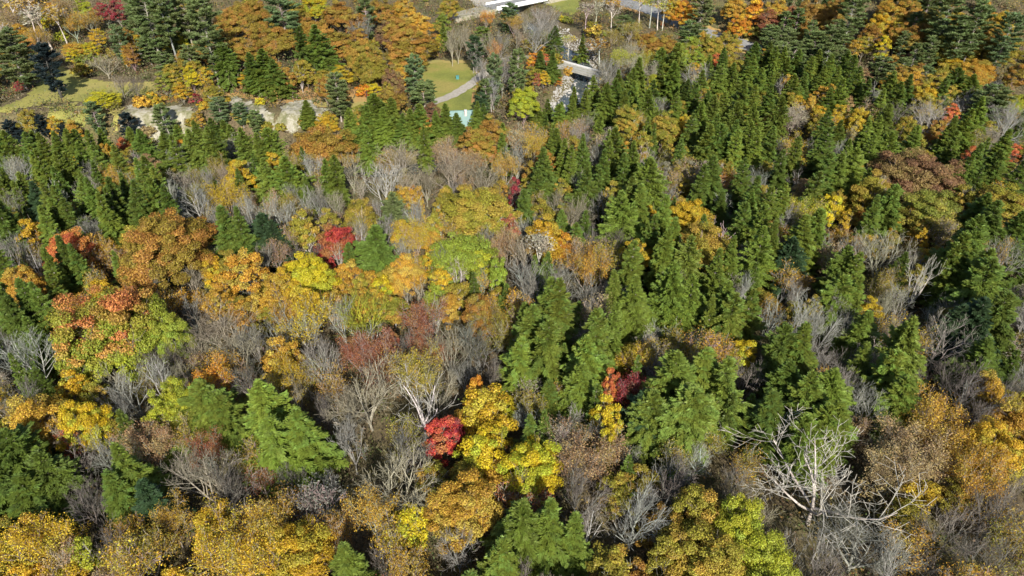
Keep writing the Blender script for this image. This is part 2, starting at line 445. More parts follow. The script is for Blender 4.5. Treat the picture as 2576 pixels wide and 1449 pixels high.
def pine_crown(R, H, zb, seed, size=1.0, dens=1.0, sparse=0.):
    g = np.random.default_rng(seed); nt_ = int((H - zb) / .95)
    P0 = []; D = []; Ls = []
    for i in range(nt_):
        u = (i + .5) / nt_; nb = g.integers(5, 8)
        for k in range(nb):
            if g.random() < .16 + sparse * (1 - u): continue
            a = k * 2 * math.pi / nb + g.random() * 1.2 + i; el = math.radians(4 + 30 * u + g.normal(0, 7))
            prof = (math.sin(math.pi * min(.97, .16 + .84 * (1 - u))) * .72 + .28 * (1 - u)) if u < .93 else .28
            L = R * prof * (.65 + .55 * g.random()) + .2
            P0.append((0, 0, zb + (H - zb) * u + g.normal(0, .2))); D.append((math.cos(a) * math.cos(el), math.sin(a) * math.cos(el), math.sin(el))); Ls.append(L)
    P0 = np.array(P0); D = np.array(D); Ls = np.array(Ls); n = len(Ls)
    nt2 = np.maximum(3, (Ls * 5.5 * dens).astype(int)); ti = np.repeat(np.arange(n), nt2); T = len(ti)
    t = .38 + .66 * g.random(T) ** .8
    lat = np.stack([-D[:, 1], D[:, 0], np.zeros(n)], 1)
    tc = P0[ti] + D[ti] * (Ls[ti] * t)[:, None] + lat[ti] * (g.normal(0, .34, T) * Ls[ti] * .42 * (1.2 - t))[:, None]
    tc[:, 2] += g.normal(0, .10, T) + .10
    m = 11; idx = np.repeat(np.arange(T), m); M = len(idx)
    dd = g.normal(size=(M, 3)); dd[:, 2] = np.abs(dd[:, 2]) * .5 + .1; dd = dd + D[ti][idx] * .7; dd /= np.linalg.norm(dd, axis=1)[:, None]
    C = tc[idx] + dd * .22 * size
    V, Fq = leaves(C, dd, np.cross(dd, g.normal(size=(M, 3))), .55 * size * (.7 + .6 * g.random(M)), .17 * size * np.ones(M), quad=False)
    bo = g.random(n)[ti][idx]
    return (V, Fq, {'bough': bo, 'leaf': g.random(M), 'hgt': np.clip((C[:, 2] - zb) / (H - zb), 0, 1)}, (P0, P0 + D * (Ls * .92)[:, None]))

def conifer_wood(name, H, r0, br, mat, rb=.05, maxb=200):
    z = np.linspace(-.6, H * .985, 9); g = rng.normal(0, .05, (9, 2)); g[0] = 0
    P = np.column_stack([g, z]); R_ = r0 * (1 - np.linspace(0, .97, 9)) + .015
    V, Fq = tubes(P[:-1], P[1:], R_[:-1], R_[1:], 6)
    a, b = br; sel = np.arange(len(a))
    if len(a) > maxb: sel = rng.choice(len(a), maxb, replace=False)
    V2, F2 = tubes(a[sel], b[sel], np.full(len(sel), rb), np.full(len(sel), rb * .3), 3)
    V, Fq, _ = concat([(V, Fq, 0), (V2, F2, 0)])
    return mesh_of(name, V, Fq, [mat], attrs={'leaf': rng.random(len(Fq))}, smooth=True)

# ------------------------------------------------------------------ prototypes: dict kind -> list of (R0, H0, {part: mesh})
PROTO = {k: [] for k in 'HPOMSBDNU'}
def add(kind, R, H, **parts): PROTO[kind].append((R, H, parts))
for i, (R, H, pm, fol, sz, tp, lb) in enumerate([(3.1, 14, 19, 50, .95, .95, .20), (3.3, 13, 19, 48, .95, .82, .28), (3.0, 15, 18, 50, .95, 1.0, .16), (3.5, 13, 19, 46, .98, .78, .32), (3.2, 14.5, 15, 44, 1.0, .9, .38),
                                 (5.4, 15, 24, 44, 1.1, .82, .28), (5.6, 14, 24, 42, 1.1, .72, .34), (5.2, 16, 23, 44, 1.1, .9, .24), (5.3, 14.5, 19, 40, 1.15, .8, .42), (2.0, 9, 22, 36, .8, .95, .2)]):
    V, Fq, at, br = hemlock_crown(R, H, H * .12, pm, fol, 100 + i, sz, tp, lb)
    cm = mesh_of('hemlock_crown', V, Fq, [NEEDLE], attrs=at)
    add('H', R, H, crown=cm, trunk=conifer_wood('hemlock_trunk', H, .2 + .012 * H, br, BARK, .03, 120))
for i, (R, H, sz, dn, sp) in enumerate([(4.2, 24, 1.35, 1.35, 0), (4.5, 26, 1.4, 1.2, .05), (3.8, 22, 1.3, 1.2, .08), (3.0, 14, 1.15, 1.5, .0), (3.8, 18, 1.3, 1.6, .0)]):
    V, Fq, at, br = pine_crown(R, H, H * (.30 if i < 3 else .10), 200 + i, sz, dn, sp)
    add('P', R, H, crown=mesh_of('pine_crown', V, Fq, [NEEDLE], attrs=at), trunk=conifer_wood('pine_trunk', H, .30, br, BARK_T, .07))
def leafy(kind, R, H, zb, nc, leaf, cover, seed, **kw):
    hol = kw.pop('hollow', .35)
    V, Fq, at = dome_crown(R, H, zb, nc, leaf, cover, seed, hollow=hol)
    sk = skeleton(H * .93, R * .82, fork=zb / H * .95, leaders=5, levels=3, kids=(5, 5, 5), trunk_r=.10 + R * .045, vase=.85, seed=seed, curve=.3)
    add(kind, R, H, crown=mesh_of('leafy_crown', V, Fq, [LEAF], attrs=at), trunk=wood_mesh('tree_trunk', sk, 0, 3, BARK_T, 5, minr=.025))
for i, (R, H, zb, nc, lf, cv) in enumerate([(9.5, 18, 4, 170, .22, .70), (9, 17, 3.6, 150, .22, .60), (6, 16, 3.4, 110, .19, .70), (5.6, 15, 2.8, 96, .19, .60), (6.3, 17, 4, 120, .19, .54), (3.6, 12, 2.2, 64, .18, .7), (3.4, 11, 2.0, 54, .18, .6)]):
    leafy('O', R, H, zb, nc, lf, cv, 300 + i)
for i, (R, H, zb, nc, lf, cv) in enumerate([(9, 19, 3.2, 180, .22, .66), (5, 15, 2.6, 90, .19, .66), (4.6, 16, 2.8, 80, .19, .58), (5.3, 14, 2.0, 92, .19, .54), (2.9, 10, 1.6, 48, .18, .7), (2.6, 11, 1.5, 42, .18, .6)]):
    leafy('M', R, H, zb, nc, lf, cv, 340 + i, hollow=.25)
for i, (R, H, nl, lf) in enumerate([(5, 15, 9500, .165), (4.4, 16, 6500, .165), (4.8, 14, 11000, .165), (2.6, 11, 3000, .155), (2.4, 12, 2000, .155)]):
    sk = skeleton(H, R, fork=.28, leaders=5 if R > 3 else 4, levels=4, kids=(5, 5, 5, 3), trunk_r=.09 + R * .035, vase=.62, seed=400 + i)
    V, Fq, at = sparse_leaves(sk, lf, nl, 400 + i)
    add('S', R, H, crown=mesh_of('thin_crown', V, Fq, [LEAF], attrs=at), trunk=wood_mesh('tree_trunk', sk, 0, 4, BARK_T, 4, minr=.022))
for i, (R, H, vs, cv, ld, kd) in enumerate([(4.5, 15, .62, .22, 6, (5, 6, 5, 4)), (4.2, 16, .5, .26, 5, (6, 6, 5, 4)), (4.8, 14, .8, .3, 6, (5, 6, 5, 4)), (4.0, 17, .45, .2, 4, (6, 7, 5, 4)), (2.4, 12, .45, .22, 4, (5, 5, 5, 3)), (2.5, 11, .6, .28, 4, (5, 5, 5, 3)), (8.5, 17, .9, .34, 6, (6, 7, 6, 4))]):
    sk = skeleton(H, R, fork=.22 if R > 3 else .3, leaders=ld, levels=4, kids=kd, trunk_r=.07 + R * .03, vase=vs, seed=500 + i, curve=cv)
    tr = wood_mesh('bare_limbs', sk, 0, 2, BARK_T, 5, thin=1.15, minr=.045); tw = wood_mesh('bare_twigs', sk, 3, 4, TWIG, 3, minr=.020)
    add('B', R, H, trunk=tr, twigs=tw)
for i, (R, H, vs, cv) in enumerate([(5.0, 15, .75, .32), (4.2, 13, .9, .42), (8.5, 16, 1.2, .30)]):
    sk = skeleton(H, R, fork=.26 if R > 6 else .32, leaders=6 if R > 6 else 5, levels=4 if R > 6 else 3, kids=(5, 5, 5, 3) if R > 6 else (5, 5, 5), trunk_r=.14 + min(R, 5) * .025, vase=vs, seed=600 + i, curve=cv)
    add('D', R, H, trunk=wood_mesh('dead_limbs', sk, 0, 1, BARK_T, 6, thin=1.05, minr=.055), twigs=wood_mesh('dead_branches', sk, 2, 4, BARK_T, 4, thin=1.0, minr=.026))
for i, (R, H, nl) in enumerate([(1.6, 17, 600), (1.4, 15, 350), (1.8, 18, 200)]):
    sk = skeleton(H, R, fork=.62, leaders=3, levels=3, kids=(5, 5, 4), trunk_r=.15, vase=.35, seed=650 + i, curve=.12, lean=.05)
    V, Fq, at = sparse_leaves(sk, .28, nl, 650 + i)
    add('N', R, H, crown=mesh_of('thin_crown', V, Fq, [LEAF], attrs=at), trunk=wood_mesh('tree_trunk', sk, 0, 3, BARK_T, 5, minr=.03))
for i, (R, H) in enumerate([(2.0, 3.2), (1.6, 2.6), (2.4, 3.6)]):
    V, Fq, at = dome_crown(R, H, .2, 26, .26, .8, 700 + i)
    sk = skeleton(H * .9, R * .8, fork=.12, leaders=6, levels=2, kids=(4, 4), trunk_r=.06, vase=.9, seed=700 + i)
    add('U', R, H, crown=mesh_of('shrub_leaves', V, Fq, [LEAF], attrs=at), trunk=wood_mesh('shrub_stems', sk, 0, 2, BARK, 4, minr=.015))

# ------------------------------------------------------------------ colours (leaf reflectance; the darkest conifer ones have shade painted in) and their words
T = {
 'hem': ((.118, .158, .026), (.094, .140, .028), 'green'), 'hem2': ((.152, .188, .028), (.120, .164, .030), 'yellow-green'), 'hem_shade': ((.045, .078, .030), (.038, .065, .028), 'dark green'),  # last one: hemlock green darkened, the shade put into the needle colour
 'pine': ((.145, .18, .062), (.115, .155, .055), 'pale green'), 'pine_shade': ((.020, .035, .035), (.018, .03, .035), 'shade-toned blue-black'), 'pineg': ((.12, .165, .068), (.10, .145, .06), 'blue-green'),  # blue-black one: shade over these pines painted into the needle colour
 'rust': ((.31, .16, .032), (.25, .18, .032), 'rust orange'), 'rusto': ((.26, .195, .030), (.30, .155, .032), 'rust and olive'), 'brown': ((.20, .11, .055), (.18, .12, .045), 'red-brown'),
 'olive': ((.25, .22, .028), (.27, .185, .03), 'olive'), 'oliveg': ((.18, .20, .032), (.23, .19, .035), 'olive green'), 'gold': ((.48, .30, .022), (.30, .245, .028), 'golden'), 'yellow': ((.50, .38, .018), (.28, .29, .025), 'bright yellow'),
 'orange': ((.52, .20, .022), (.44, .27, .025), 'orange'), 'amber': ((.45, .25, .032), (.31, .225, .04), 'amber'), 'red': ((.42, .05, .04), (.26, .10, .035), 'scarlet'), 'crim': ((.28, .035, .05), (.18, .075, .045), 'crimson'),
 'coral': ((.50, .125, .05), (.44, .19, .045), 'coral'), 'lime': ((.25, .29, .032), (.18, .235, .03), 'lime'), 'coralime': ((.44, .165, .055), (.28, .30, .032), 'coral and lime'),
 'tan': ((.30, .21, .10), (.29, .22, .09), 'tan'), 'salmon': ((.33, .20, .10), (.29, .21, .09), 'salmon'), 'brick': ((.28, .095, .05), (.24, .12, .045), 'brick red'), 'limey': ((.35, .35, .026), (.24, .27, .03), 'yellow-lime'),
 'grey': ((.28, .27, .235), (.185, .175, .145), 'grey'), 'pale': ((.38, .38, .33), (.235, .23, .195), 'pale grey'), 'buff': ((.33, .30, .225), (.23, .205, .14), 'buff'), 'dark': ((.18, .165, .14), (.125, .11, .09), 'brown'),
 'white': ((.66, .64, .59), (.40, .37, .33), 'white'), 'bone': ((.54, .53, .46), (.44, .425, .36), 'bleached'),
}

# ------------------------------------------------------------------ the trees: kind, x, y, width (in the 2576 wide frame), colour, [height m]
TREES = """
P 8 85 90 pine 20
P 105 116 70 pined 18
P 352 -25 80 pine 30
P 388 -60 70 pine 34
P 498 5 82 pine 30
P 440 -45 75 pine 30
P 288 70 40 pineg 15
P 702 -25 80 pineg 26
P 230 262 46 pineg 12
P 405 268 52 pine 13
P 545 248 46 pineg 10
P 600 262 36 pineg 8
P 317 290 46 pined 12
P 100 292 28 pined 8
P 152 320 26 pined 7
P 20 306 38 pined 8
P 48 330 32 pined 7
P 640 280 40 pine 9
M 262 30 52 crim 11
M 293 22 44 crim 13
M 46 216 24 crim 5
U 490 248 38 crim
M 185 122 62 amber 7
M 226 122 42 yellow 7
M 242 92 46 gold 10
M 315 98 52 rust 12
M 328 135 44 rust 12
O 440 100 68 yellow 13
M 120 42 46 yellow 12
M 138 15 44 orange 12
M 205 15 44 limey 12
M 48 82 50 amber 10
M 255 246 76 yellow 6
U 155 95 44 limey
U 222 165 62 oliveg
U 205 180 50 olive
B 262 160 74 buff 9
B 300 205 60 buff 10
B 340 215 40 dark 8
M 410 205 46 oliveg 9
M 455 228 42 gold 8
M 480 190 50 yellow 10
M 517 190 36 gold 10
H 560 145 58 hem 16
U 356 260 50 amber
U 392 256 40 gold
U 512 262 34 gold
U 570 245 24 gold
N 28 15 60 tan 18
N 70 40 60 amber 18
N 105 55 56 buff 19
N 8 95 50 amber 16
N 150 55 50 amber 17
N 90 10 60 tan 18
S 180 60 70 amber 13
S 20 55 70 tan 13
S 95 90 60 amber 12
S 165 20 60 tan 13
S 75 125 50 orange 11
S 225 50 60 amber 13
S 470 60 60 olive 13
O 400 75 50 rust 13
O 602 50 112 rusto 17
O 558 92 72 rust 15
O 640 40 84 rusto 17
O 604 125 92 rusto 14
O 690 100 112 rusto 15
O 770 75 66 rust 15
O 800 88 92 rusto 15
O 850 112 102 rusto 15
O 910 140 104 rusto 14
O 932 172 92 olive 13
M 856 186 58 gold 9
H 760 118 54 hem 20
H 800 112 74 hem 20
H 662 165 76 hem 16
H 690 185 54 hem 14
H 632 170 50 hem 15
P 842 192 58 pine 15
U 655 252 32 yellow
U 600 288 40 olive
U 632 296 36 oliveg
U 668 318 40 olive
U 372 328 40 tan
U 440 322 36 olive
U 480 305 36 olive
U 704 318 34 olive
U 760 300 30 olive
O 790 15 68 yellow 15
O 850 35 84 rust 15
O 740 30 60 olive 15
P 916 5 52 pine 17
B 915 72 64 grey 14
M 876 68 20 red 7
O 960 30 70 rusto 15
O 900 60 60 rust 14
O 970 85 64 brown 14
O 1015 22 66 amber 15
O 1010 80 92 rust 15
O 1045 58 76 amber 15
O 1062 110 90 rusto 14
O 1010 128 84 rusto 13
O 1035 138 92 rusto 12
M 1104 102 28 yellow 8
O 1132 15 60 olive 14
O 1112 55 50 oliveg 13
H 1116 82 28 hem 12
B 1150 100 60 buff 15
B 1175 85 54 buff 15
B 1135 110 44 buff 14
B 1190 130 44 grey 13
B 1210 165 50 grey 14
P 1214 72 44 hem 11
P 1196 96 42 hemd 13
S 1222 45 34 orange 10
S 1245 125 30 orange 10
B 1232 110 46 buff 13
B 1255 105 50 grey 13
B 1262 190 44 grey 14
B 1235 230 40 pale 14
O 992 205 66 brown 14
M 985 250 84 rust 11
P 1040 148 52 pineg 17
P 1062 215 62 pine 12
P 1080 205 30 pine 8
U 930 215 52 gold
U 915 228 44 orange
M 945 225 40 yellow 6
P 1240 146 48 pineg 18
P 1206 236 34 hemd 9
P 1222 205 36 pine 12
H 1122 292 44 hem 12
H 1150 312 40 hem 11
H 1198 284 34 hem 11
H 1217 290 34 hem 11
H 945 272 66 hem2 13
H 985 278 54 hem2 12
H 1040 308 52 hem 13
H 769 278 42 hem2 10
H 1058 302 58 hem 14
H 925 300 64 hem2 14
H 880 300 46 hem2 12
H 965 305 50 hem2 13
H 1100 308 36 hem 11
H 1010 318 44 hem 12
M 1085 285 56 brown 9
M 1072 318 44 rust 8
O 815 372 168 rusto 16
M 822 305 54 gold 9
O 1186 352 66 rust 12
O 1242 335 92 rust 14
O 1210 378 86 rusto 13
H 1266 342 48 hem 12
O 1318 258 78 limey 14
B 1345 80 94 grey 17
B 1318 48 60 buff 12
B 1375 62 60 grey 12
B 1362 40 54 pale 12
B 1300 95 56 buff 13
B 1390 35 44 buff 10
U 1385 100 40 olive
S 1292 60 44 amber 11
S 1372 95 40 olive 7
U 1330 118 46 olive
U 1308 105 40 tan
U 1370 128 40 amber
U 1430 178 36 amber
U 1398 150 40 olive
P 1282 12 48 pineg 13
H 1395 92 38 hem 12
H 1466 112 26 hem 12
U 1448 143 22 yellow
N 1430 112 30 yellow 9
P 1305 132 48 pine 16
P 1295 170 34 pine 12
M 1344 152 34 orange 9
M 1366 150 30 coral 8
M 1368 195 32 gold 7
H 1361 152 32 hem 10
H 1389 158 36 hem 12
M 1405 200 24 orange 6
M 1350 200 24 brick 7
N 1512 122 54 rust 12
U 1416 45 26 yellow
U 1428 50 30 oliveg
U 1492 84 60 olive
U 1524 82 24 lime
P 1571 42 48 pine 8
N 1500 28 40 buff 14
N 1542 35 44 tan 14
N 1475 40 36 buff 14
S 1585 75 50 olive 10
S 1540 90 50 olive 9
O 1630 112 94 rust 12
O 1680 112 52 rust 11
O 1738 118 54 lime 13
M 1715 150 60 lime 11
M 1755 155 50 lime 10
O 1790 112 66 olive 12
O 1832 110 66 olive 12
M 1805 155 48 coral 9
P 1770 -8 60 pine 18
P 1738 60 58 pine 15
M 1715 25 54 orange 14
M 1742 35 50 orange 13
M 1690 18 50 amber 14
N 1640 15 40 limey 15
N 1660 20 40 buff 15
N 1612 15 36 limey 14
N 1672 25 34 limey 14
O 1850 20 64 amber 14
M 1862 62 54 orange 12
O 1932 48 60 brick 13
O 1900 25 56 orange 14
U 1870 85 54 oliveg
U 1905 85 46 oliveg
P 1942 66 44 pine 10
S 1560 150 60 limey 12
S 1592 172 60 buff 13
S 1622 160 60 limey 12
B 1550 190 54 grey 12
B 1580 140 50 buff 12
B 1600 125 50 buff 12
B 1515 170 50 buff 11
B 1535 175 50 pale 12
S 1640 185 44 buff 11
H 1446 252 34 hem2 13
H 1494 228 40 hem2 14
H 1558 213 44 hem 14
H 1608 186 50 hem 16
H 1588 206 42 hem 14
H 1645 238 40 hem 14
H 1698 150 64 hem2 17
H 1664 153 44 hem 15
H 1693 198 60 hem2 16
H 1723 238 40 hem 14
H 1745 248 40 hem 14
H 1376 276 30 hem2 10
H 1412 284 34 hem2 11
H 1352 280 30 hem2 10
H 1525 248 50 hem2 15
H 1550 238 48 hem 15
H 1628 268 50 hem 15
H 1408 294 48 hem2 13
H 1500 328 36 hem 13
H 1820 154 44 hem 14
H 1788 168 36 hem 12
H 1895 138 44 hem 14
H 1928 140 44 hem 14
H 1813 198 50 hem 15
H 1838 196 48 hem 15
H 1888 173 50 hem 15
H 1913 210 48 hem 15
H 1820 274 54 hem 16
H 1863 248 54 hem 16
H 1778 268 48 hem 15
H 1788 286 56 hem2 16
H 1758 298 54 hem2 15
H 1900 254 50 hem 15
H 1895 310 54 hem2 16
H 1850 298 52 hem2 15
H 1470 262 36 hem2 13
H 1760 210 40 hem 14
H 1660 200 44 hem 14
H 1575 262 44 hem2 14
H 1600 240 42 hem 14
H 1700 270 42 hem 14
H 1735 330 50 hem 15
H 1800 330 50 hem 15
H 1840 345 50 hem 15
H 1880 350 50 hem2 15
H 1630 330 40 hem 13
B 1750 196 76 pale 14
M 1640 212 48 limey 12
M 1862 180 42 olive 12
M 1518 252 30 amber 9
O 1580 305 78 olive 14
S 1452 322 48 salmon 12
O 1672 322 92 olive 14
M 1722 322 56 gold 12
B 1660 276 54 grey 12
B 1480 310 50 grey 12
S 1410 335 44 amber 11
S 1350 350 60 amber 12
S 1300 350 60 salmon 12
P 2160 -18 74 pine 26
P 2395 -10 84 pine 26
P 2432 50 66 pine 22
P 2482 10 76 pine 26
P 2550 40 70 pineg 24
O 2460 75 70 olive 13
O 2400 85 64 amber 13
O 2520 60 70 gold 13
P 1945 86 54 pine 11
P 1988 76 52 pine 12
P 2060 84 62 pine 14
P 2100 72 70 pine 16
P 2125 128 50 pine 12
P 2222 148 62 pine 12
P 2005 108 50 pine 11
P 2275 150 40 pine 10
P 2335 170 44 pine 10
O 1955 28 66 amber 14
O 2040 38 84 rust 15
O 2100 30 70 rust 15
O 1995 40 50 brick 13
O 2240 38 76 amber 15
O 2285 25 66 rusto 15
M 2212 60 60 gold 13
M 2225 118 40 yellow 14
O 2260 88 60 rusto 13
O 2302 95 90 rust 14
O 2342 55 84 olive 15
O 2382 120 92 olive 14
O 2430 118 82 olive 13
M 2395 165 74 gold 10
O 2450 178 104 amber 11
O 2525 125 90 olive 14
O 2190 85 50 rust 12
O 2310 140 66 brown 11
M 2095 120 40 salmon 9
M 2150 120 44 amber 10
O 2490 90 80 rusto 14
O 2560 190 70 rusto 13
O 2075 75 50 rust 12
M 2175 190 44 salmon 9
O 2262 208 84 amber 11
O 2335 238 76 gold 12
O 2300 200 70 amber 11
M 2076 240 60 amber 12
M 2062 272 44 amber 10
M 2050 290 46 gold 11
M 2010 268 46 gold 10
S 1995 300 74 buff 12
O 2160 302 56 gold 12
M 2112 292 50 gold 11
M 2130 268 44 salmon 10
S 2190 280 50 tan 11
B 2350 290 112 pale 14
B 2540 300 124 pale 15
B 2435 258 80 pale 12
M 2395 283 40 coral 8
O 2292 342 60 olive 12
B 2250 290 70 dark 12
B 1970 215 44 grey 12
B 2190 235 40 pale 11
H 1945 152 44 hem 14
H 1970 152 42 hem 14
H 2002 158 44 hem 14
H 2057 160 44 hem 14
H 2087 170 46 hem 14
H 2122 163 44 hem 14
H 2140 176 46 hem 15
H 2037 176 42 hem 14
H 2157 203 44 hem 14
H 2107 203 46 hem 15
H 2072 203 46 hem 14
H 1940 203 44 hem 14
H 2020 220 44 hem 14
H 1992 228 46 hem 15
H 2150 225 46 hem 15
H 2172 240 50 hem 15
H 2242 213 50 hem 14
H 2282 224 46 hem 14
H 2245 245 56 hem2 15
H 2117 240 50 hem 15
H 1935 253 50 hem 15
H 1957 288 54 hem 16
H 2087 262 46 hem 14
H 2407 208 56 hem 14
H 2445 226 60 hem 14
H 2372 228 46 hem 14
P 2507 222 84 pine 14
H 2077 323 56 hem 15
H 2227 303 60 hem 15
H 2457 288 64 hem 16
H 2430 318 58 hem 15
H 1975 180 44 hem 14
H 2210 260 44 hem 14
H 2110 345 50 hem 14
H 2170 345 56 hem 15
H 2200 330 50 hem 14
H 2390 335 54 hem 15
O 2558 272 70 limey 12
H 8 366 54 hem 15
H 30 372 50 hem2 15
H 75 376 52 hem 15
H 93 368 50 hem2 14
H 113 378 50 hem2 15
H 141 374 48 hem2 15
H 175 368 50 hem 15
H 196 364 46 hem 14
H 230 370 50 hem 15
H 262 358 44 hem 13
H 357 365 52 hem 14
H 330 350 40 hem 12
H 420 381 62 hem 16
H 446 390 50 hem 16
H 488 367 62 hem2 16
H 525 366 56 hem2 16
H 550 368 52 hem 15
H 590 350 50 hem2 14
H 620 364 52 hem2 15
H 500 335 44 hem2 13
H 535 328 44 hem 12
H 450 345 44 hem2 12
H 566 335 44 hem2 12
H 95 412 56 hem2 17
H 113 424 50 hem2 16
H 162 431 60 hem2 17
H 186 430 52 hem2 16
H 220 405 50 hem 16
H 245 408 50 hem 15
H 300 407 50 hem 15
H 380 449 64 hem2 17
H 358 444 46 hem 16
H 405 474 54 hem2 17
H 25 468 48 hem2 15
H 5 480 46 hem2 15
H 72 478 50 hem2 15
H 95 502 60 hemd 14
H 130 506 48 hem2 15
H 160 520 56 hem2 16
H 215 496 56 hem 17
H 239 502 54 hem 17
H 292 494 52 hem 16
H 282 522 50 hem 15
H 338 511 58 hem 17
H 270 538 56 hem2 16
H 422 521 54 hem 16
H 390 501 52 hem2 16
H 8 545 56 hem 16
H 34 560 56 hem 17
H 18 578 60 hem 17
H 122 570 56 hem2 16
H 142 552 52 hem2 15
H 176 552 54 hem 15
H 572 574 70 hem 17
H 606 580 54 hem 17
H 163 652 60 hem 16
H 197 662 50 hem 15
H 136 680 54 hem2 16
H 8 668 56 hem 16
H 296 670 34 hem 11
H 155 466 44 hem 15
H 50 500 40 hem2 14
H 245 450 44 hem 14
H 320 480 44 hem 14
M 187 418 32 yellow 11
M 265 390 28 amber 11
M 290 388 26 gold 10
M 313 372 42 coral 10
M 372 420 74 salmon 10
M 456 378 42 orange 10
M 586 372 42 orange 10
O 601 438 76 gold 13
S 272 460 66 amber 12
S 322 458 54 olive 12
S 232 470 44 buff 12
S 572 500 90 gold 13
M 86 592 70 gold 14
O 176 630 134 coral 14
O 412 618 250 rusto 18
M 60 722 104 amber 13
O 620 680 116 amber 14
M 347 690 64 olive 12
S 242 655 48 rust 11
S 185 540 40 amber 10
B 46 435 94 pale 14
B 30 522 78 grey 13
B 142 500 48 pale 14
B 236 440 50 grey 13
B 450 402 48 grey 14
B 426 502 64 pale 14
B 500 512 124 pale 14
B 562 440 66 buff 13
B 582 575 64 pale 14
B 628 535 56 pale 14
B 20 640 84 grey 14
B 610 500 60 buff 13
B 470 470 70 buff 13
B 530 465 70 grey 13
D 82 655 34 white 12
D 906 600 56 white 13
D 1158 690 64 white 13
D 852 640 44 bone 12
D 775 830 90 bone 13
D 1095 790 70 bone 13
D 1635 425 50 bone 13
D 920 850 90 bone 13
M 693 418 50 gold 12
H 688 368 74 hem2 16
H 660 380 56 hem2 16
H 722 443 72 hem2 16
H 676 438 56 hem2 15
H 842 438 56 hem2 15
H 816 440 40 hem2 14
H 925 358 52 hem2 16
H 1068 360 40 hem2 14
H 1266 376 50 hem2 13
H 985 528 60 pine 14
H 946 622 90 hem 15
H 875 650 40 hem 11
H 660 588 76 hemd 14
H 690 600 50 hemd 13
H 770 480 40 hem 12
B 780 422 66 pale 12
B 882 420 76 buff 13
B 1000 392 118 buff 16
B 962 466 114 pale 15
B 1132 420 144 buff 14
B 1212 452 88 buff 14
S 1272 422 66 amber 12
B 675 542 76 pale 13
B 716 546 64 pale 13
B 770 502 54 pale 13
B 802 522 54 grey 12
B 1056 532 88 pale 14
B 1070 450 80 buff 13
B 905 470 60 buff 12
B 1020 470 60 buff 12
S 1190 415 70 salmon 12
S 1120 380 60 salmon 12
B 740 500 60 grey 12
O 908 545 94 olive 14
M 768 575 76 olive 13
M 830 560 56 olive 13
S 720 600 60 olive 12
O 850 610 120 red 13
O 782 692 136 yellow 14
M 722 722 80 gold 13
M 690 735 70 amber 13
O 1210 532 196 olive 14
S 1045 600 90 gold 12
O 1022 690 96 amber 13
O 1160 640 160 lime 15
M 1120 665 70 lime 12
M 1205 670 70 limey 12
M 1102 715 66 gold 12
M 1248 690 56 lime 12
M 1294 488 36 crim 14
M 1283 572 60 brick 11
S 1272 622 86 salmon 12
M 1088 575 56 olive 12
M 1258 482 46 rusto 11
M 1035 490 34 orange 8
B 1010 640 50 grey 11
B 965 580 50 grey 12
H 1393 370 62 hem 16
H 1418 400 50 hem2 16
H 1431 416 46 hem2 16
H 1370 426 84 hem 17
H 1348 470 50 hem 14
H 1468 384 46 hem 15
H 1463 405 42 hem 15
H 1473 468 56 hem 15
H 1548 373 60 hem2 17
H 1536 400 50 hem2 16
H 1593 407 56 hem2 17
H 1518 425 50 hem 16
H 1625 456 96 hem2 18
H 1588 500 80 hem2 17
H 1570 540 86 hem2 17
H 1610 520 70 hem2 17
H 1663 545 60 hem2 17
H 1318 520 54 hem 14
H 1775 364 72 hem 16
H 1813 362 72 hem 16
H 1850 375 54 hem 16
H 1898 378 48 hem2 16
H 1795 443 84 hem 17
H 1762 466 60 hem 16
H 1870 450 54 hem 16
H 1813 518 48 hem 13
H 1893 500 62 hem 17
H 1888 538 60 hem 17
H 1863 562 54 hem 16
H 1913 576 62 hem2 17
H 1685 535 32 hem 11
H 1588 670 72 hem2 16
H 1708 610 66 hem2 17
H 1678 636 70 hem2 17
H 1728 650 66 hem2 17
H 1798 686 66 hem2 16
H 1838 650 60 hem2 16
H 1908 636 66 hem2 17
H 1473 562 32 hem 10
H 1710 394 44 hem 14
H 1640 600 50 hem 16
H 1770 590 46 hem 14
H 1500 470 50 hem 14
H 1570 440 54 hem 16
M 1372 416 76 rust 12
M 1340 440 50 rusto 12
S 1335 372 66 gold 13
M 1616 365 54 olive 14
S 1512 380 60 tan 13
M 1572 382 30 amber 10
O 1716 438 114 buff 12
S 1716 436 112 olive 13
M 1542 500 56 olive 13
O 1736 552 112 gold 13
O 1762 622 184 olive 16
M 1602 645 82 gold 12
O 1372 602 116 gold 14
M 1416 622 60 orange 12
S 1482 680 116 amber 14
S 1520 660 80 olive 13
S 1450 640 60 salmon 12
S 1840 462 58 orange 11
B 1436 530 78 buff 13
B 1470 540 60 buff 12
B 1482 592 56 dark 11
B 1302 400 66 pale 13
B 1505 392 50 pale 13
B 1656 450 60 pale 15
B 1632 410 60 grey 13
B 1672 500 66 grey 12
B 1912 462 68 grey 14
B 1312 650 66 buff 13
B 1332 702 94 pale 14
B 1402 722 94 grey 13
N 1352 650 60 buff 14
B 1400 500 60 buff 12
B 1560 610 50 dark 11
H 1937 366 54 hem 16
H 1997 391 54 hem2 16
H 2065 373 66 hem 17
H 2127 392 40 hem2 14
H 2145 424 74 hem2 16
H 2107 438 62 hem2 16
H 2072 436 74 hem 17
H 1962 430 62 hem 16
H 2187 384 44 hem2 15
H 2232 377 62 hem 15
H 2296 362 62 hem 15
H 2395 376 56 hem 15
H 2445 411 64 hem 16
H 2520 372 64 hem 16
H 2497 425 64 hem 16
H 2407 444 38 hem2 13
H 2424 430 46 hem 15
H 2552 450 56 hem 15
H 2232 512 70 hem 16
H 2195 542 56 hem 15
H 2052 576 76 hem2 15
H 2020 602 76 hem2 16
H 2465 541 86 hem 16
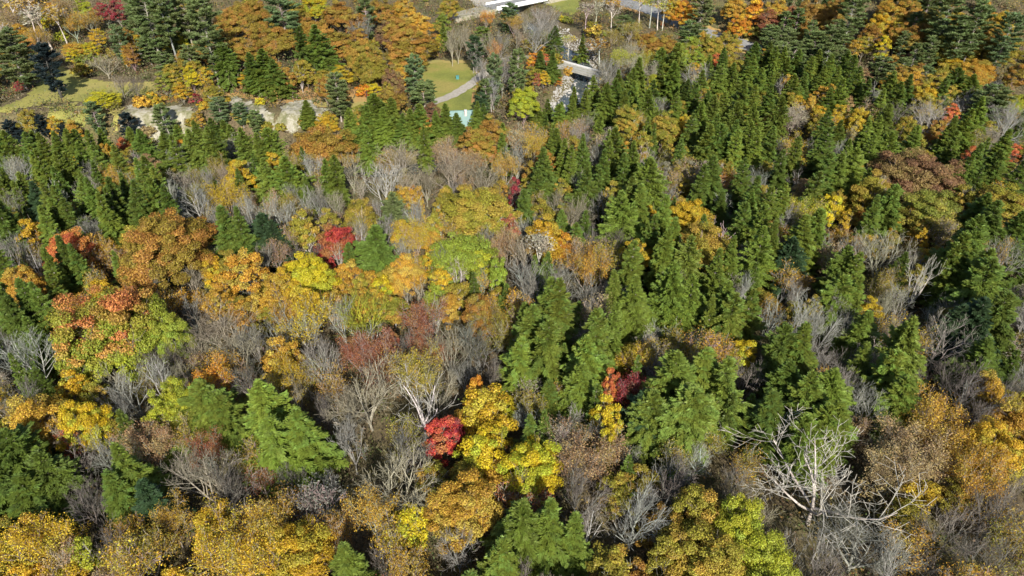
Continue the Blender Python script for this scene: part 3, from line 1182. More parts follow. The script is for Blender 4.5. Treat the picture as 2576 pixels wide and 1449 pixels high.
H 2495 570 86 hem 17
H 2445 612 104 hem 18
H 2407 652 94 hem2 17
H 2557 588 76 hem 16
H 2382 676 74 hem2 16
H 2457 688 94 hem2 17
H 2120 667 68 hem2 14
H 2146 684 56 hem2 14
H 1997 650 66 hemd 14
H 1937 525 56 hem2 16
H 1957 512 64 hem2 16
H 1942 612 60 hem2 16
H 2170 470 50 hem 14
H 2040 480 60 hem 16
S 1995 385 88 gold 13
B 2100 402 88 dark 12
B 2098 385 50 pale 12
O 2306 440 196 brown 16
O 2196 492 116 olive 15
O 2332 532 156 oliveg 15
O 2512 522 164 olive 15
M 2422 510 66 olive 13
M 2010 484 56 salmon 12
M 2088 530 52 yellow 13
M 2122 560 40 gold 11
S 2288 560 50 gold 11
M 2315 610 36 gold 11
M 2250 580 28 gold 9
S 2032 545 96 limey 12
M 2440 396 44 coral 10
M 2545 386 40 coral 10
S 2096 645 60 salmon 13
S 2360 590 70 tan 12
B 2382 562 66 buff 12
B 2222 640 136 buff 14
B 2290 655 88 grey 13
B 2152 642 76 grey 13
B 2062 612 60 grey 12
D 2312 700 100 bone 16
B 2532 652 106 grey 14
B 2520 590 66 dark 12
B 1982 552 66 pale 13
B 1480 730 60 grey 13
H 76 758 70 hem 16
H 110 764 54 hem 15
H 15 790 78 hem 16
H 45 800 60 hem 15
H 140 738 54 hem2 14
H 95 850 56 hem 14
O 262 822 280 coralime 19
O 425 850 116 lime 14
M 372 785 88 limey 13
M 330 905 90 limey 12
M 205 925 90 lime 12
H 520 1012 150 hem2 14
H 560 1040 90 hem2 12
H 676 1018 140 hem2 16
H 756 1082 150 hem2 15
H 690 1110 130 hem2 14
B 82 900 136 pale 14
B 566 822 176 buff 14
B 600 860 120 buff 13
B 392 955 66 pale 14
B 330 985 88 pale 13
B 640 850 76 grey 13
B 632 960 96 dark 13
B 60 1000 66 dark 11
B 302 1035 88 grey 12
B 450 940 90 buff 12
O 92 1060 176 amber 14
O 222 1065 130 yellow 14
O 452 1012 126 limey 14
M 410 1052 76 limey 13
S 545 968 104 orange 12
M 252 1000 66 olive 11
S 545 1000 80 brick 11
O 776 770 96 gold 14
S 776 800 126 gold 14
M 710 900 90 amber 13
S 718 960 96 gold 12
B 916 790 136 limey 15
B 860 800 66 pale 14
B 816 920 96 pale 14
S 1066 812 106 brick 13
M 1200 790 94 rust 12
S 902 890 88 brick 11
S 962 882 76 brick 11
M 985 862 40 brick 9
B 1130 882 116 buff 13
B 1182 850 66 grey 12
B 920 990 186 buff 14
B 870 1010 120 buff 13
S 1050 935 116 olive 14
D 1060 1010 180 white 15
O 1222 1030 136 gold 14
M 1195 1000 60 orange 13
M 1110 1105 90 red 12
M 1140 1090 60 crim 10
B 872 1078 76 pale 11
B 1095 980 100 buff 12
M 1092 752 66 lime 11
B 1210 880 90 dark 12
B 1240 930 70 dark 11
B 820 1040 80 dark 11
B 700 820 80 grey 12
H 1388 760 84 hem2 17
H 1414 776 86 hem2 18
H 1320 815 64 hem2 15
H 1335 830 116 hem2 17
H 1360 870 120 hem2 17
H 1300 900 80 hem2 15
H 1500 836 84 hem2 17
H 1538 824 54 hem2 15
H 1603 756 76 hem2 16
H 1698 727 116 hem2 18
H 1740 760 70 hem2 16
H 1558 736 60 hem2 15
H 1820 774 74 hem2 16
H 1838 800 84 hem2 16
H 1878 792 64 hem2 16
H 1790 800 50 hem2 15
H 1690 956 130 hem2 17
H 1764 931 120 hem2 17
H 1818 971 126 hem2 17
H 1740 1020 160 hem2 16
H 1640 1040 110 hem2 14
H 1613 1026 90 hemd 12
H 1463 960 90 hem2 14
H 1480 900 90 hem2 15
S 1612 900 86 gold 12
S 1782 880 96 amber 13
M 1866 900 66 yellow 11
S 1838 905 50 gold 11
M 1536 972 46 coral 12
S 1610 990 96 crim 11
M 1526 1048 74 yellow 13
S 1302 770 66 amber 12
S 1650 930 76 dark 11
B 1342 742 104 grey 13
B 1482 772 96 pale 13
S 1500 800 90 tan 12
B 1872 962 106 dark 12
B 1432 1052 76 grey 11
B 1872 742 66 pale 13
B 1932 792 66 pale 13
B 2002 812 156 pale 15
B 2062 822 86 pale 14
B 2092 762 66 pale 13
H 2110 738 96 hem2 15
H 2142 744 60 hem2 14
H 2175 830 80 hem2 13
B 2232 770 96 buff 13
M 2190 790 66 gold 11
S 2242 830 66 gold 11
H 2480 716 136 hem 17
H 2522 800 126 hem 16
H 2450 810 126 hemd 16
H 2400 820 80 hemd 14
H 2470 900 110 hem 14
H 1960 876 86 hem 16
H 2010 880 116 hem2 17
H 2168 906 54 hem2 13
H 2274 866 116 hem2 17
H 2234 940 106 hem2 15
H 2082 980 106 hem2 15
H 2040 1000 116 hem2 16
H 1975 960 90 hem 15
H 2262 1000 96 hem2 14
H 2100 1060 120 hem2 14
H 1950 1040 100 hem 14
H 2020 1100 110 hem2 13
B 2372 862 156 grey 14
S 2315 862 60 gold 12
B 2112 950 88 grey 12
B 2432 1000 176 dark 13
B 2172 1032 126 grey 12
B 2120 905 66 dark 11
S 2352 1065 146 amber 13
O 2545 1060 110 amber 12
B 2462 1050 96 dark 12
B 2400 950 100 dark 12
B 2540 960 90 dark 12
H 55 1140 170 hem 15
H 5 1190 150 hem 14
H 120 1195 130 hem 13
H 70 1250 130 hem 12
B 205 1150 96 dark 12
B 272 1130 116 grey 12
S 382 1112 116 salmon 12
S 196 1125 60 coral 10
H 332 1178 110 hem2 15
H 300 1230 110 hem 13
H 380 1260 110 hemd 12
B 520 1190 210 buff 13
B 560 1240 150 dark 12
S 100 1370 166 gold 12
M 215 1400 76 limey 11
B 292 1362 110 dark 12
S 362 1385 156 olive 12
S 330 1400 120 gold 12
S 560 1370 150 gold 13
S 620 1405 180 gold 13
S 142 1428 96 salmon 11
O 742 1392 200 gold 13
S 690 1340 130 amber 13
S 792 1262 116 dark 12
B 1002 1205 196 buff 14
B 882 1112 86 grey 12
B 1012 1132 116 grey 12
O 1196 1138 116 yellow 13
M 1240 1110 80 yellow 12
O 1170 1272 196 amber 14
S 942 1292 126 amber 13
S 972 1352 96 gold 12
B 1152 1372 96 pale 11
B 962 1402 66 dark 11
H 872 1425 100 hem2 13
H 1302 1310 136 hem2 15
H 1382 1322 126 hem2 15
H 1262 1400 110 hem2 13
H 1442 1350 76 hem2 13
O 1332 1182 176 yellow 13
S 1470 1152 160 salmon 13
M 1527 1125 60 yellow 12
B 1450 1250 146 dark 12
D 1476 1320 84 white 13
B 1592 1290 140 pale 15
O 1762 1302 176 olive 13
O 1852 1332 176 limey 13
O 1782 1402 206 olive 13
O 1912 1412 206 limey 12
O 1690 1400 120 olive 12
D 2080 1200 470 bone 17
B 2170 1365 260 grey 11
S 2302 1162 186 tan 13
S 2252 1192 136 tan 12
S 2400 1140 130 amber 12
O 2492 1132 166 gold 13
S 2452 1202 130 amber 13
B 2382 1332 156 dark 13
B 2502 1302 130 dark 12
B 2482 1402 136 dark 12
H 2062 1070 130 hem2 13
B 2252 1422 126 pale 11
S 2545 1382 96 olive 11
B 1690 1240 140 dark 12
S 850 1330 90 rust 11
B 240 1290 90 dark 11
"""

# ------------------------------------------------------------------ landmark trees: (x, y) -> (short name used to find others, own label)
LANDMARK = {
 (8, 85): ('the pine on the left edge above the meadow', 'tall sunlit pine at the left edge of the long meadow'),
 (105, 116): ('the shade-toned pine beside the meadow', 'blue-black shade-toned pine standing over the left end of the long meadow'),
 (262, 30): ('the far crimson maple', 'crimson maple in the far left woods beside the tall pines'),
 (255, 246): ('the yellow tree on the meadow edge', 'low round bright yellow tree alone on the near edge of the long meadow'),
 (498, 5): ('the tall pine with the long bare trunk', 'tall pine with a long bare pale trunk reaching down to the bluff'),
 (317, 288): ('the small shade-toned pine by the pale bank', 'small shade-toned blue-black pine silhouetted against the pale sand bank'),
 (800, 112): ('the dense green hemlocks over the bluff', 'broad dense green hemlock above the white eroded bluff'),
 (1035, 138): ('the rust oaks behind the lawn', 'rust and olive oak whose fringe overhangs the back of the lawn'),
 (985, 250): ('the rust maple left of the lawn', 'rust orange round tree between the lone snag and the blue-green pine'),
 (1040, 148): ('the blue-green pine beside the lawn', 'blue-green pine on the left edge of the bright lawn'),
 (815, 372): ('the big rust oak below the bluff', 'big domed rust and gold oak just below the white bluff'),
 (1242, 335): ('the rust oak in front of the cabin', 'rust orange oak in front of the teal-roofed cabin'),
 (1318, 258): ('the yellow-lime tree by the stream', 'yellow-lime round tree left of the stony stream'),
 (1345, 80): ('the wide grey bare tree above the upper stream', 'wide grey bare tree spreading left of the upper stream'),
 (1344, 152): ('the flame orange clump by the lower bridge', 'flame orange tree left of the lower bridge'),
 (1630, 112): ('the rust dome tree below the road', 'rust orange flat-domed tree with pale limbs below the road'),
 (1738, 118): ('the bright lime tree behind the hemlocks', 'bright lime green tree just behind the dense hemlock stand'),
 (1805, 155): ('the coral maple behind the hemlocks', 'small coral maple at the back edge of the hemlock stand'),
 (1750, 196): ('the pale bare tree in the hemlock stand', 'pale grey bare fan-shaped tree inside the dense hemlock stand'),
 (2225, 118): ('the tall yellow tree on the hillside', 'tall narrow bright yellow tree on the right hillside'),
 (2335, 238): ('the gold arching tree above the hemlocks', 'broad gold tree arching over hemlocks at the upper right'),
 (2076, 240): ('the amber maple in the upper right hemlocks', 'amber maple surrounded by hemlocks at the upper right'),
 (2350, 290): ('the broad pale bare tree at upper right', 'broad pale grey bare tree left of the smaller coral maple at upper right'),
 (2306, 440): ('the big red-brown oak', 'big dome-shaped red-brown oak at the right'),
 (2512, 522): ('the olive oak on the right edge', 'wide olive gold oak at the right edge of the picture'),
 (2088, 530): ('the bright yellow narrow maple', 'bright yellow narrow maple left of the olive oak'),
 (2010, 484): ('the salmon maple among right hemlocks', 'small salmon maple wedged between right-hand hemlocks'),
 (2312, 700): ('the bleached dead tree on the right', 'bleached dead tree with crooked limbs on the right beside dark hemlocks'),
 (2372, 862): ('the fan-shaped bare tree on the right', 'grey fan-shaped bare tree leaning right beside the shade-toned hemlocks'),
 (2274, 866): ('the bright hemlock below the fan-shaped bare tree', 'bright green hemlock at the left foot of the fan-shaped bare tree'),
 (601, 438): ('the gold maple with the white stem', 'golden round maple with white stems among bare trees at left centre'),
 (176, 630): ('the coral maple on the left', 'broad coral red maple near the left edge'),
 (412, 618): ('the great rust and olive oak', 'great spreading rust and olive oak at the left'),
 (262, 822): ('the giant coral and lime maple', 'giant maple coral on top and lime green below at the left'),
 (500, 512): ('the pale vase-shaped bare tree', 'pale vase-shaped bare tree behind the great rust and olive oak'),
 (372, 420): ('the salmon tree in the left hemlocks', 'salmon tree with thin leaves among the left-hand hemlocks'),
 (850, 610): ('the scarlet maple', 'scarlet maple with bare stems showing in front, at left centre'),
 (782, 692): ('the yellow maple below the scarlet maple', 'bright yellow maple just below the scarlet maple'),
 (1000, 392): ('the big buff bare tree', 'big buff vase-shaped bare tree behind the pale bare thicket'),
 (1132, 420): ('the wide buff bare clump', 'wide buff bare crown spreading in the centre above the olive oak'),
 (1210, 532): ('the wide olive gold oak in the centre', 'wide flat-topped olive gold oak in the centre'),
 (1160, 640): ('the tall lime tree with white stems', 'tall lime green tree with white stems showing in the centre'),
 (1294, 488): ('the narrow crimson maple', 'narrow crimson maple at the right end of the olive gold oak'),
 (1372, 602): ('the gold and orange tree right of centre', 'gold and orange tree just right of the centre'),
 (1370, 426): ('the pointed hemlock beside the crimson maple', 'large pointed hemlock just right of the narrow crimson maple'),
 (1625, 456): ('the massive upper hemlock', 'massive bushy hemlock in the middle of the upper right quarter'),
 (1762, 622): ('the large olive oak among hemlocks', 'large olive oak enclosed by hemlocks with a gold one behind'),
 (1602, 645): ('the yellow-topped maple among hemlocks', 'golden maple with a hemlock tip in front of it'),
 (1716, 436): ('the thin olive tree right of the hemlocks', 'thin olive tree with many pale twigs between two hemlock groups'),
 (566, 822): ('the dense buff bare tree', 'dense buff bare tree right of the giant coral and lime maple'),
 (710, 900): ('the amber maple in the shade gap', 'amber maple with dark gaps on both sides at lower left centre'),
 (916, 790): ('the yellowish multi-stemmed bare tree', 'multi-stemmed bare tree with yellow-green twigs at centre left'),
 (1066, 812): ('the brick red thin tree', 'brick red thin-leaved tree with pale stems in the centre'),
 (1200, 790): ('the rust tree left of the hemlocks', 'rust orange tree left of the large central hemlocks'),
 (1360, 870): ('the large central hemlock', 'large bushy hemlock at the left of the central hemlock group'),
 (1698, 727): ('the tall hemlock right of centre', 'tall broad hemlock right of centre beside a slimmer pointed one'),
 (1603, 756): ('the slim pointed hemlock', 'slim pointed hemlock standing clear in the centre right'),
 (1060, 1010): ('the white dead birch', 'white dead birch with bare forking limbs above the crimson maple'),
 (1222, 1030): ('the orange gold maple by the white birch', 'orange gold maple right of the white dead birch'),
 (1110, 1105): ('the low scarlet maple', 'scarlet maple at the foot of the white dead birch'),
 (1764, 931): ('the biggest lower hemlock', 'biggest lower hemlock with overlapping sprays, right of centre'),
 (1536, 972): ('the small coral maple by the hemlock', 'small coral maple between two lower hemlocks'),
 (2002, 812): ('the pale crooked bare tree', 'pale crooked bare tree with thick limbs at right centre'),
 (92, 1060): ('the amber tree on the left edge', 'wide amber tree low on the left edge'),
 (452, 1012): ('the yellow-lime tree at lower left', 'yellow-lime tree behind the bright green hemlock at lower left'),
 (676, 1018): ('the bright broad hemlock at lower left', 'bright broad green hemlock with pale dead sticks at lower left'),
 (55, 1140): ('the wide hemlock at bottom left', 'wide green hemlock spreading over the bottom left edge'),
 (520, 1190): ('the buff bare tree at lower left', 'wide buff bare tree between two bright hemlocks at lower left'),
 (742, 1392): ('the golden tree at the bottom', 'wide golden tree at the bottom left of centre'),
 (1002, 1205): ('the buff vase-shaped bare tree', 'buff vase-shaped bare tree below the white dead birch'),
 (1170, 1272): ('the amber gold tree at bottom centre', 'broad amber gold tree at the bottom centre'),
 (1332, 1182): ('the yellow tree at bottom centre', 'broad yellow tree right of the low scarlet maple'),
 (1302, 1310): ('the bottom hemlock', 'bright green hemlock at the bottom centre'),
 (1470, 1152): ('the thin salmon tree', 'thin-leaved salmon tree with long bare side branches'),
 (1476, 1320): ('the small white birch', 'small bare white birch at the bottom right of centre'),
 (1852, 1332): ('the yellow-lime oak at the bottom', 'wide yellow-lime oak at the bottom right'),
 (2080, 1200): ('the giant bleached dead tree', 'giant bleached dead tree with sweeping limbs at the bottom right'),
 (2492, 1132): ('the gold tree at lower right', 'broad gold tree near the lower right edge'),
 (2432, 1000): ('the brown bare tree on the right', 'wide brown bare tree below the fan-shaped bare tree'),
}

NAME = {'H': 'hemlock_tree', 'P': 'pine_tree', 'O': 'oak_tree', 'M': 'maple_tree', 'S': 'thin_leaved_tree', 'B': 'bare_tree', 'D': 'dead_tree', 'N': 'slender_tree', 'U': 'shrub'}
NOUN = {'H': 'hemlock', 'P': 'pine', 'O': 'oak', 'M': 'maple', 'S': 'thin-leaved tree', 'B': 'bare tree', 'D': 'white-limbed bare tree', 'N': 'slender pale-stemmed tree', 'U': 'shrub'}
GROUP = {'H': 'hemlocks of the forest', 'P': 'pines of the forest', 'O': 'autumn oaks', 'M': 'autumn maples', 'S': 'trees losing their leaves', 'B': 'bare trees of the forest', 'D': 'dead standing trees', 'N': 'slender tall trees', 'U': 'shrubs at the clearings'}
WOODC = {'H': None, 'P': (.34, .31, .27), 'O': (.20, .17, .14), 'M': (.24, .21, .17), 'S': (.34, .30, .25), 'N': (.55, .51, .44), 'U': None}

rows = []
for ln in TREES.strip().splitlines():
    a = ln.split(); rows.append((a[0], float(a[1]), float(a[2]), float(a[3]), a[4], float(a[5]) if len(a) > 5 else 3.0))
K = [r[0] for r in rows]; VX = np.array([r[1] for r in rows]); VY = np.array([r[2] for r in rows]); VW = np.array([r[3] for r in rows]); HT = np.array([r[5] for r in rows])
con = np.array([k in 'HP' for k in K]); HT = HT * np.array([.68 if k == 'H' else 1.0 for k in K])
# crown centre height: conifers are placed by their tip, the others by the middle of the crown
hc = np.where(con, HT * .985, HT * .62)
X, Y, Z, DEP = hit(VX, VY, hc)
FAT = np.array([{'H': 1.50, 'P': 1.15, 'B': 1.12, 'S': 1.08, 'D': 1.0}.get(k, 1.04) for k in K])
FAT = np.where(np.array([k == 'H' for k in K]), np.where(VW >= 110, 1.18, np.where(VY < 480, 1.32, 1.45)), FAT)
RAD = VW * FAT * .5 * DEP / F
placed = []          # (x, y, R)
items = []           # dicts of everything that gets a label

def pick(kind, R, i, H=0):
    c = PROTO[kind]
    if kind == 'P': c = c[3:] if H < 21 else c[:3]
    best = sorted(range(len(c)), key=lambda j: abs(math.log(c[j][0] / R)))
    near = [j for j in best if abs(math.log(c[j][0] / R)) < abs(math.log(c[best[0]][0] / R)) + .30]
    return c[near[i % len(near)]]

def jit(c, s):
    c = np.array(c) * (1 + s * rng.normal(size=3) * np.array([1, .8, .6])) * (1 + s * rng.normal()); return tuple(float(v) for v in np.clip(c, .01, .8))

def plant(kind, x, y, R, H, tint, i, tilt=0.03, dz=None, young=False):
    vyv = float(to_view(x, y, 0)[1])
    R0, H0, parts = pick(kind, R, i, H)
    z = float(ground(x, y)) if dz is None else dz
    e = bpy.data.objects.new(('young_' if young and kind in 'MHO' else '') + NAME[kind], None); COL.objects.link(e); e.empty_display_size = .5
    e.location = (x, y, z); e.rotation_euler = (rng.normal(0, tilt), rng.normal(0, tilt), rng.random() * 6.283)
    s = R / R0; e.scale = (s, s * (.92 + .16 * rng.random()), H / H0)
    if tint == 'hem' and vyv < 480 and rng.random() < .6: tint = 'hem2'
    c1, c2, word = T[tint]; k = .035; b_r = 1 + (.12 if kind == 'H' else .06) * rng.normal()
    c1 = jit([v * b_r for v in c1], k); c2 = jit([v * b_r for v in c2], k)
    for pn, me in parts.items():
        if pn == 'trunk':
            col = (WOODC.get(kind) or c1) if kind not in 'BD' else c1
            if tint in ('lime', 'limey', 'olive') and kind in 'OM' and rng.random() < .3: col = (.5, .47, .41)
            if tint == 'pine_shade': col = (.08, .07, .065)  # trunk darkened as well, shade put into its colour
            if kind not in 'BD': col = jit(col, .08)
            obj(pn, me, e, color=col)
        elif pn == 'twigs':
            obj(pn, me, e, color=c2)
        else:
            o = obj(pn, me, e, color=c1); o['tint2'] = list(c2); o['mixmode'] = 1.0 if tint == 'coralime' else 0.0
    vx, vy, _ = to_view(x, y, z + H * .62)
    items.append(dict(o=e, kind=kind, vx=float(vx), vy=float(vy), word=word, noun=NOUN[kind], R=R))
    return e

for i, r in enumerate(rows):
    k, vx, vy, vw, tint, H = r
    R = float(RAD[i]); x, y = float(X[i]), float(Y[i])
    if k == 'U': H = max(1.6, R * 1.3)
    e = plant(k, x, y, R, H, tint, i)
    it = items[-1]
    if (int(vx), int(vy)) in LANDMARK:
        it['short'], it['label'] = LANDMARK[(int(vx), int(vy))]; it['vx'], it['vy'] = vx, vy
    placed.append((x, y, R if k != 'U' else R * .6))
    if (k, int(vx), int(vy)) == ('D', 2080, 1200): e.rotation_euler = (0, .18, 2.2)

# ------------------------------------------------------------------ open ground (polygons in picture coordinates, laid on the terrain)
def wpoly(pts):
    x, y, z, d = hit([p[0] for p in pts], [p[1] for p in pts], 0.0); return np.column_stack([x, y])
def inside(poly, x, y):
    r = np.zeros(x.shape, bool); n = len(poly)
    for i in range(n):
        x1, y1 = poly[i]; x2, y2 = poly[(i + 1) % n]
        c = ((y1 > y) != (y2 > y)) & (x < (x2 - x1) * (y - y1) / (y2 - y1 + 1e-12) + x1); r ^= c
    return r
P_MEADOW = wpoly([(-40, 300), (60, 245), (100, 200), (130, 165), (165, 165), (215, 195), (300, 205), (400, 205), (400, 235), (300, 245), (215, 258), (120, 262), (60, 275), (-40, 305)])
P_LAWN = wpoly([(1050, 160), (1120, 156), (1185, 158), (1200, 175), (1205, 200), (1195, 235), (1190, 285), (1130, 300), (1085, 285), (1070, 250), (1060, 200)])
P_LAWNEDGE = wpoly([(1010, 170), (1040, 150), (1190, 150), (1210, 170), (1205, 215), (1200, 300), (1130, 315), (1060, 300), (1040, 220)])
P_CLEAR = wpoly([(900, 220), (960, 225), (960, 300), (880, 300), (870, 260)])
P_BANKTOP = wpoly([(400, 200), (560, 225), (620, 205), (900, 225), (880, 275), (700, 262), (560, 245), (400, 262)])
P_NORTHFIELD = wpoly([(1375, -30), (1465, -30), (1462, 30), (1440, 42), (1400, 28), (1370, 8)])
P_BANKA = wpoly([(552, 248), (600, 250), (640, 258), (668, 272), (708, 300), (720, 335), (660, 330), (620, 300), (570, 275)])
P_BANKB = wpoly([(706, 270), (729, 258), (777, 250), (806, 268), (825, 292), (830, 318), (770, 330), (740, 342), (709, 345), (700, 300)])
P_BANKC = wpoly([(310, 262), (380, 258), (450, 268), (500, 290), (500, 340), (420, 350), (350, 350), (320, 310)])
P_BANKD = wpoly([(100, 266), (310, 262), (320, 300), (230, 330), (120, 320)])
P_BED = wpoly([(1380, 255), (1408, 205), (1432, 180), (1500, 185), (1498, 215), (1480, 235), (1440, 262), (1405, 290)])
P_BEDUP = wpoly([(1395, 55), (1440, 62), (1500, 98), (1500, 130), (1520, 165), (1500, 180), (1440, 165), (1400, 110), (1380, 80)])
OPEN = [P_MEADOW, P_LAWN, P_NORTHFIELD, P_BED, P_BEDUP, P_BANKB, P_BANKA]

def drape(name, poly, cell, off, mat, disp=None, edge=.8):
    x0, y0 = poly.min(0) - 4; x1, y1 = poly.max(0) + 4
    xs = np.arange(x0, x1, cell); ys = np.arange(y0, y1, cell)
    gx, gy = np.meshgrid(xs, ys); w1 = gx + edge * wav(gx, gy, 1.9, 1.) + edge * .6 * wav(gx, gy, 4.7, .3); w2 = gy + edge * wav(gy, gx, 2.3, 2.) + edge * .4 * wav(gy, gx, 5.1, 1.2)
    ins = inside(poly, w1, w2)
    gz = ground(gx, gy) + off
    if disp is not None: gz = gz + disp(gx, gy)
    nx = len(xs); idx = np.arange(gx.size).reshape(gx.shape)
    q = ins[:-1, :-1] & ins[1:, :-1] & ins[:-1, 1:] & ins[1:, 1:]
    a = idx[:-1, :-1][q]; b = idx[:-1, 1:][q]; c = idx[1:, 1:][q]; d = idx[1:, :-1][q]
    Fq = np.column_stack([a, b, c, d]); used = np.unique(Fq); re = np.full(gx.size, -1); re[used] = np.arange(len(used))
    V = np.column_stack([gx.ravel(), gy.ravel(), gz.ravel()])[used]
    o = obj(name, mesh_of(name, V, re[Fq], [mat], smooth=True)); structure(o); return o

# terrain sheet: fine where the open ground is, coarse elsewhere
xs = np.concatenate([np.arange(-900, -170, 12), np.arange(-170, 110, 1.4), np.arange(110, 900, 12)])
ys = np.concatenate([np.arange(-150, 10, 12), np.arange(10, 190, 2.5), np.arange(190, 300, 1.3), np.arange(300, 480, 4), np.arange(480, 1300, 30)])
gx, gy = np.meshgrid(xs, ys); gz = ground(gx, gy); idx = np.arange(gx.size).reshape(gx.shape)
Fq = np.stack([idx[:-1, :-1], idx[:-1, 1:], idx[1:, 1:], idx[1:, :-1]], -1).reshape(-1, 4)
structure(obj('ground', mesh_of('ground', np.column_stack([gx.ravel(), gy.ravel(), gz.ravel()]), Fq, [LITTER], smooth=True)))

drape('lawn_edge', P_LAWNEDGE, 1.0, .05, LEAFY)
drape('lawn', P_LAWN, 1.0, .11, GRASS)
drape('meadow', P_MEADOW, 1.2, .10, DRYGRASS)
drape('clearing', P_CLEAR, 1.2, .07, LEAFY)
drape('bank_top', P_BANKTOP, 1.2, .06, LEAFY)
drape('roadside_field', P_NORTHFIELD, 1.5, .15, GRASS)
flute = lambda x, y: .35 * np.abs(np.sin(x * 1.1 + .8 * np.sin(y * .7))) + .2 * wav(x, y, 1.3, .5)
drape('sandy_bluff', P_BANKA, .6, .18, SAND, flute, 1.6)
drape('sandy_bluff', P_BANKB, .6, .18, SAND, flute, 1.6)
drape('sandy_bank', P_BANKC, .6, .16, SAND, None, 3.2)
drape('grassy_bank', P_BANKD, .8, .13, DRYGRASS, None, 2.6)

def ribbon(name, pts, width, off, mat, n=60):
    P = np.array(pts, float); seg = np.r_[0, np.cumsum(np.hypot(*np.diff(P, axis=0).T))]
    t = np.linspace(0, seg[-1], n); x = np.interp(t, seg, P[:, 0]); y = np.interp(t, seg, P[:, 1])
    for _ in range(3): x[1:-1] = (x[:-2] + x[1:-1] * 2 + x[2:]) / 4; y[1:-1] = (y[:-2] + y[1:-1] * 2 + y[2:]) / 4
    dx = np.gradient(x); dy = np.gradient(y); l = np.hypot(dx, dy); nx_, ny_ = -dy / l, dx / l
    wd = width * (.5 + .04 * np.sin(t * 1.3)); V = []; k = 5
    for j in range(k):
        f = (j / (k - 1) * 2 - 1); X_ = x + nx_ * wd * f; Y_ = y + ny_ * wd * f
        V.append(np.column_stack([X_, Y_, ground(X_, Y_) + off]))
    V = np.stack(V, 1).reshape(-1, 3); i = np.arange(n - 1)[:, None] * k + np.arange(k - 1)[None, :]
    Fq = np.stack([i, i + k, i + k + 1, i + 1], -1).reshape(-1, 4)
    o = obj(name, mesh_of(name, V, Fq, [mat], smooth=True)); structure(o); return np.column_stack([x, y])
DRIVE = ribbon('gravel_drive', wpoly([(1080, 262), (1110, 252), (1140, 240), (1170, 222), (1192, 208), (1212, 190), (1240, 170)]), 4.2, .20, GRAVEL)
ROADPTS = wpoly([(1440, -40), (1510, -10), (1580, 10), (1640, 28), (1720, 66), (1800, 92), (1900, 122), (1960, 140)])
ROAD = ribbon('road', ROADPTS, 6.0, .22, ASPHALT, 90)
VERGE = ribbon('road_verge', ROADPTS, 9.5, .12, LEAFY, 90)
LOT = wpoly([(1180, 0), (1250, -8), (1275, 20), (1240, 32), (1195, 18)])
drape('gravel_lot', LOT, 1.2, .2, GRAVEL)

# ------------------------------------------------------------------ stream: water, cobbles, boulders
nS = 9; sx = np.interp(np.linspace(0, 1, 160), np.linspace(0, 1, len(STREAM)), STREAM[:, 0]); sy = np.interp(np.linspace(0, 1, 160), np.linspace(0, 1, len(STREAM)), STREAM[:, 1])
for _ in range(6): sx[1:-1] = (sx[:-2] + sx[1:-1] * 2 + sx[2:]) / 4; sy[1:-1] = (sy[:-2] + sy[1:-1] * 2 + sy[2:]) / 4
dx = np.gradient(sx); dy = np.gradient(sy); l = np.hypot(dx, dy); V = []
zc = ground(sx, sy) + .32
for _ in range(8): zc[1:-1] = (zc[:-2] + zc[1:-1] * 2 + zc[2:]) / 4
for j in (-1, 1): V.append(np.column_stack([sx - dy / l * 3.9 * j, sy + dx / l * 3.9 * j, zc]))
V = np.stack(V, 1).reshape(-1, 3); i = np.arange(159) * 2; Fq = np.column_stack([i, i + 1, i + 3, i + 2])
structure(obj('stream_water', mesh_of('stream_water', V, Fq, [WATER], smooth=True)))

def rock_mesh(seed, sub=2):
    import bmesh
    bm = bmesh.new(); bmesh.ops.create_icosphere(bm, subdivisions=sub, radius=1); g = np.random.default_rng(seed)
    cuts = [(g.normal(size=3), .55 + .35 * g.random()) for _ in range(9)]
    for v in bm.verts:
        p = np.array(v.co)
        for n_, d in cuts:
            n_ = n_ / np.linalg.norm(n_); q = p @ n_
            if q > d: p = p - n_ * (q - d)
        v.co = p * (1 + .05 * g.normal())
    me = bpy.data.meshes.new('boulder'); bm.to_mesh(me); bm.free(); me.materials.append(STONE); return me
ROCKS = [rock_mesh(900 + i, 2) for i in range(5)]
nb = 0
for tries in range(6000):
    if nb >= 120: break
    poly = P_BED if rng.random() < .62 else P_BEDUP
    lo = poly.min(0); hi = poly.max(0); p = lo + rng.random(2) * (hi - lo)
    if not inside(poly, p[:1], p[1:])[0]: continue
    d, s = stream_dist(p[:1], p[1:])
    if d[0] > 11 or (d[0] < 2.5 and rng.random() < .55): continue
    s_ = .35 + .75 * rng.random() ** 2
    o = obj('boulder', ROCKS[nb % 5], loc=(p[0], p[1], float(ground(p[0], p[1])) + s_ * .25 + (.25 if d[0] < 4 else 0)), rot=tuple(rng.random(3) * 6), scale=(s_, s_ * (.7 + .5 * rng.random()), s_ * .6))
    upper = poly is P_BEDUP
    where = ('in the water' if d[0] < 3.4 else ('on the far bank' if s[0] < 0 else 'on the near bank')); big_ = 'large' if s_ > .8 else ('middling' if s_ > .5 else 'small')
    tag(o, big_ + ' pale boulder ' + where + ' of the stream ' + ('above' if upper else 'below') + ' the lower bridge', 'boulder', 'boulders in the stream ' + ('above' if upper else 'below') + ' the lower bridge')
    nb += 1
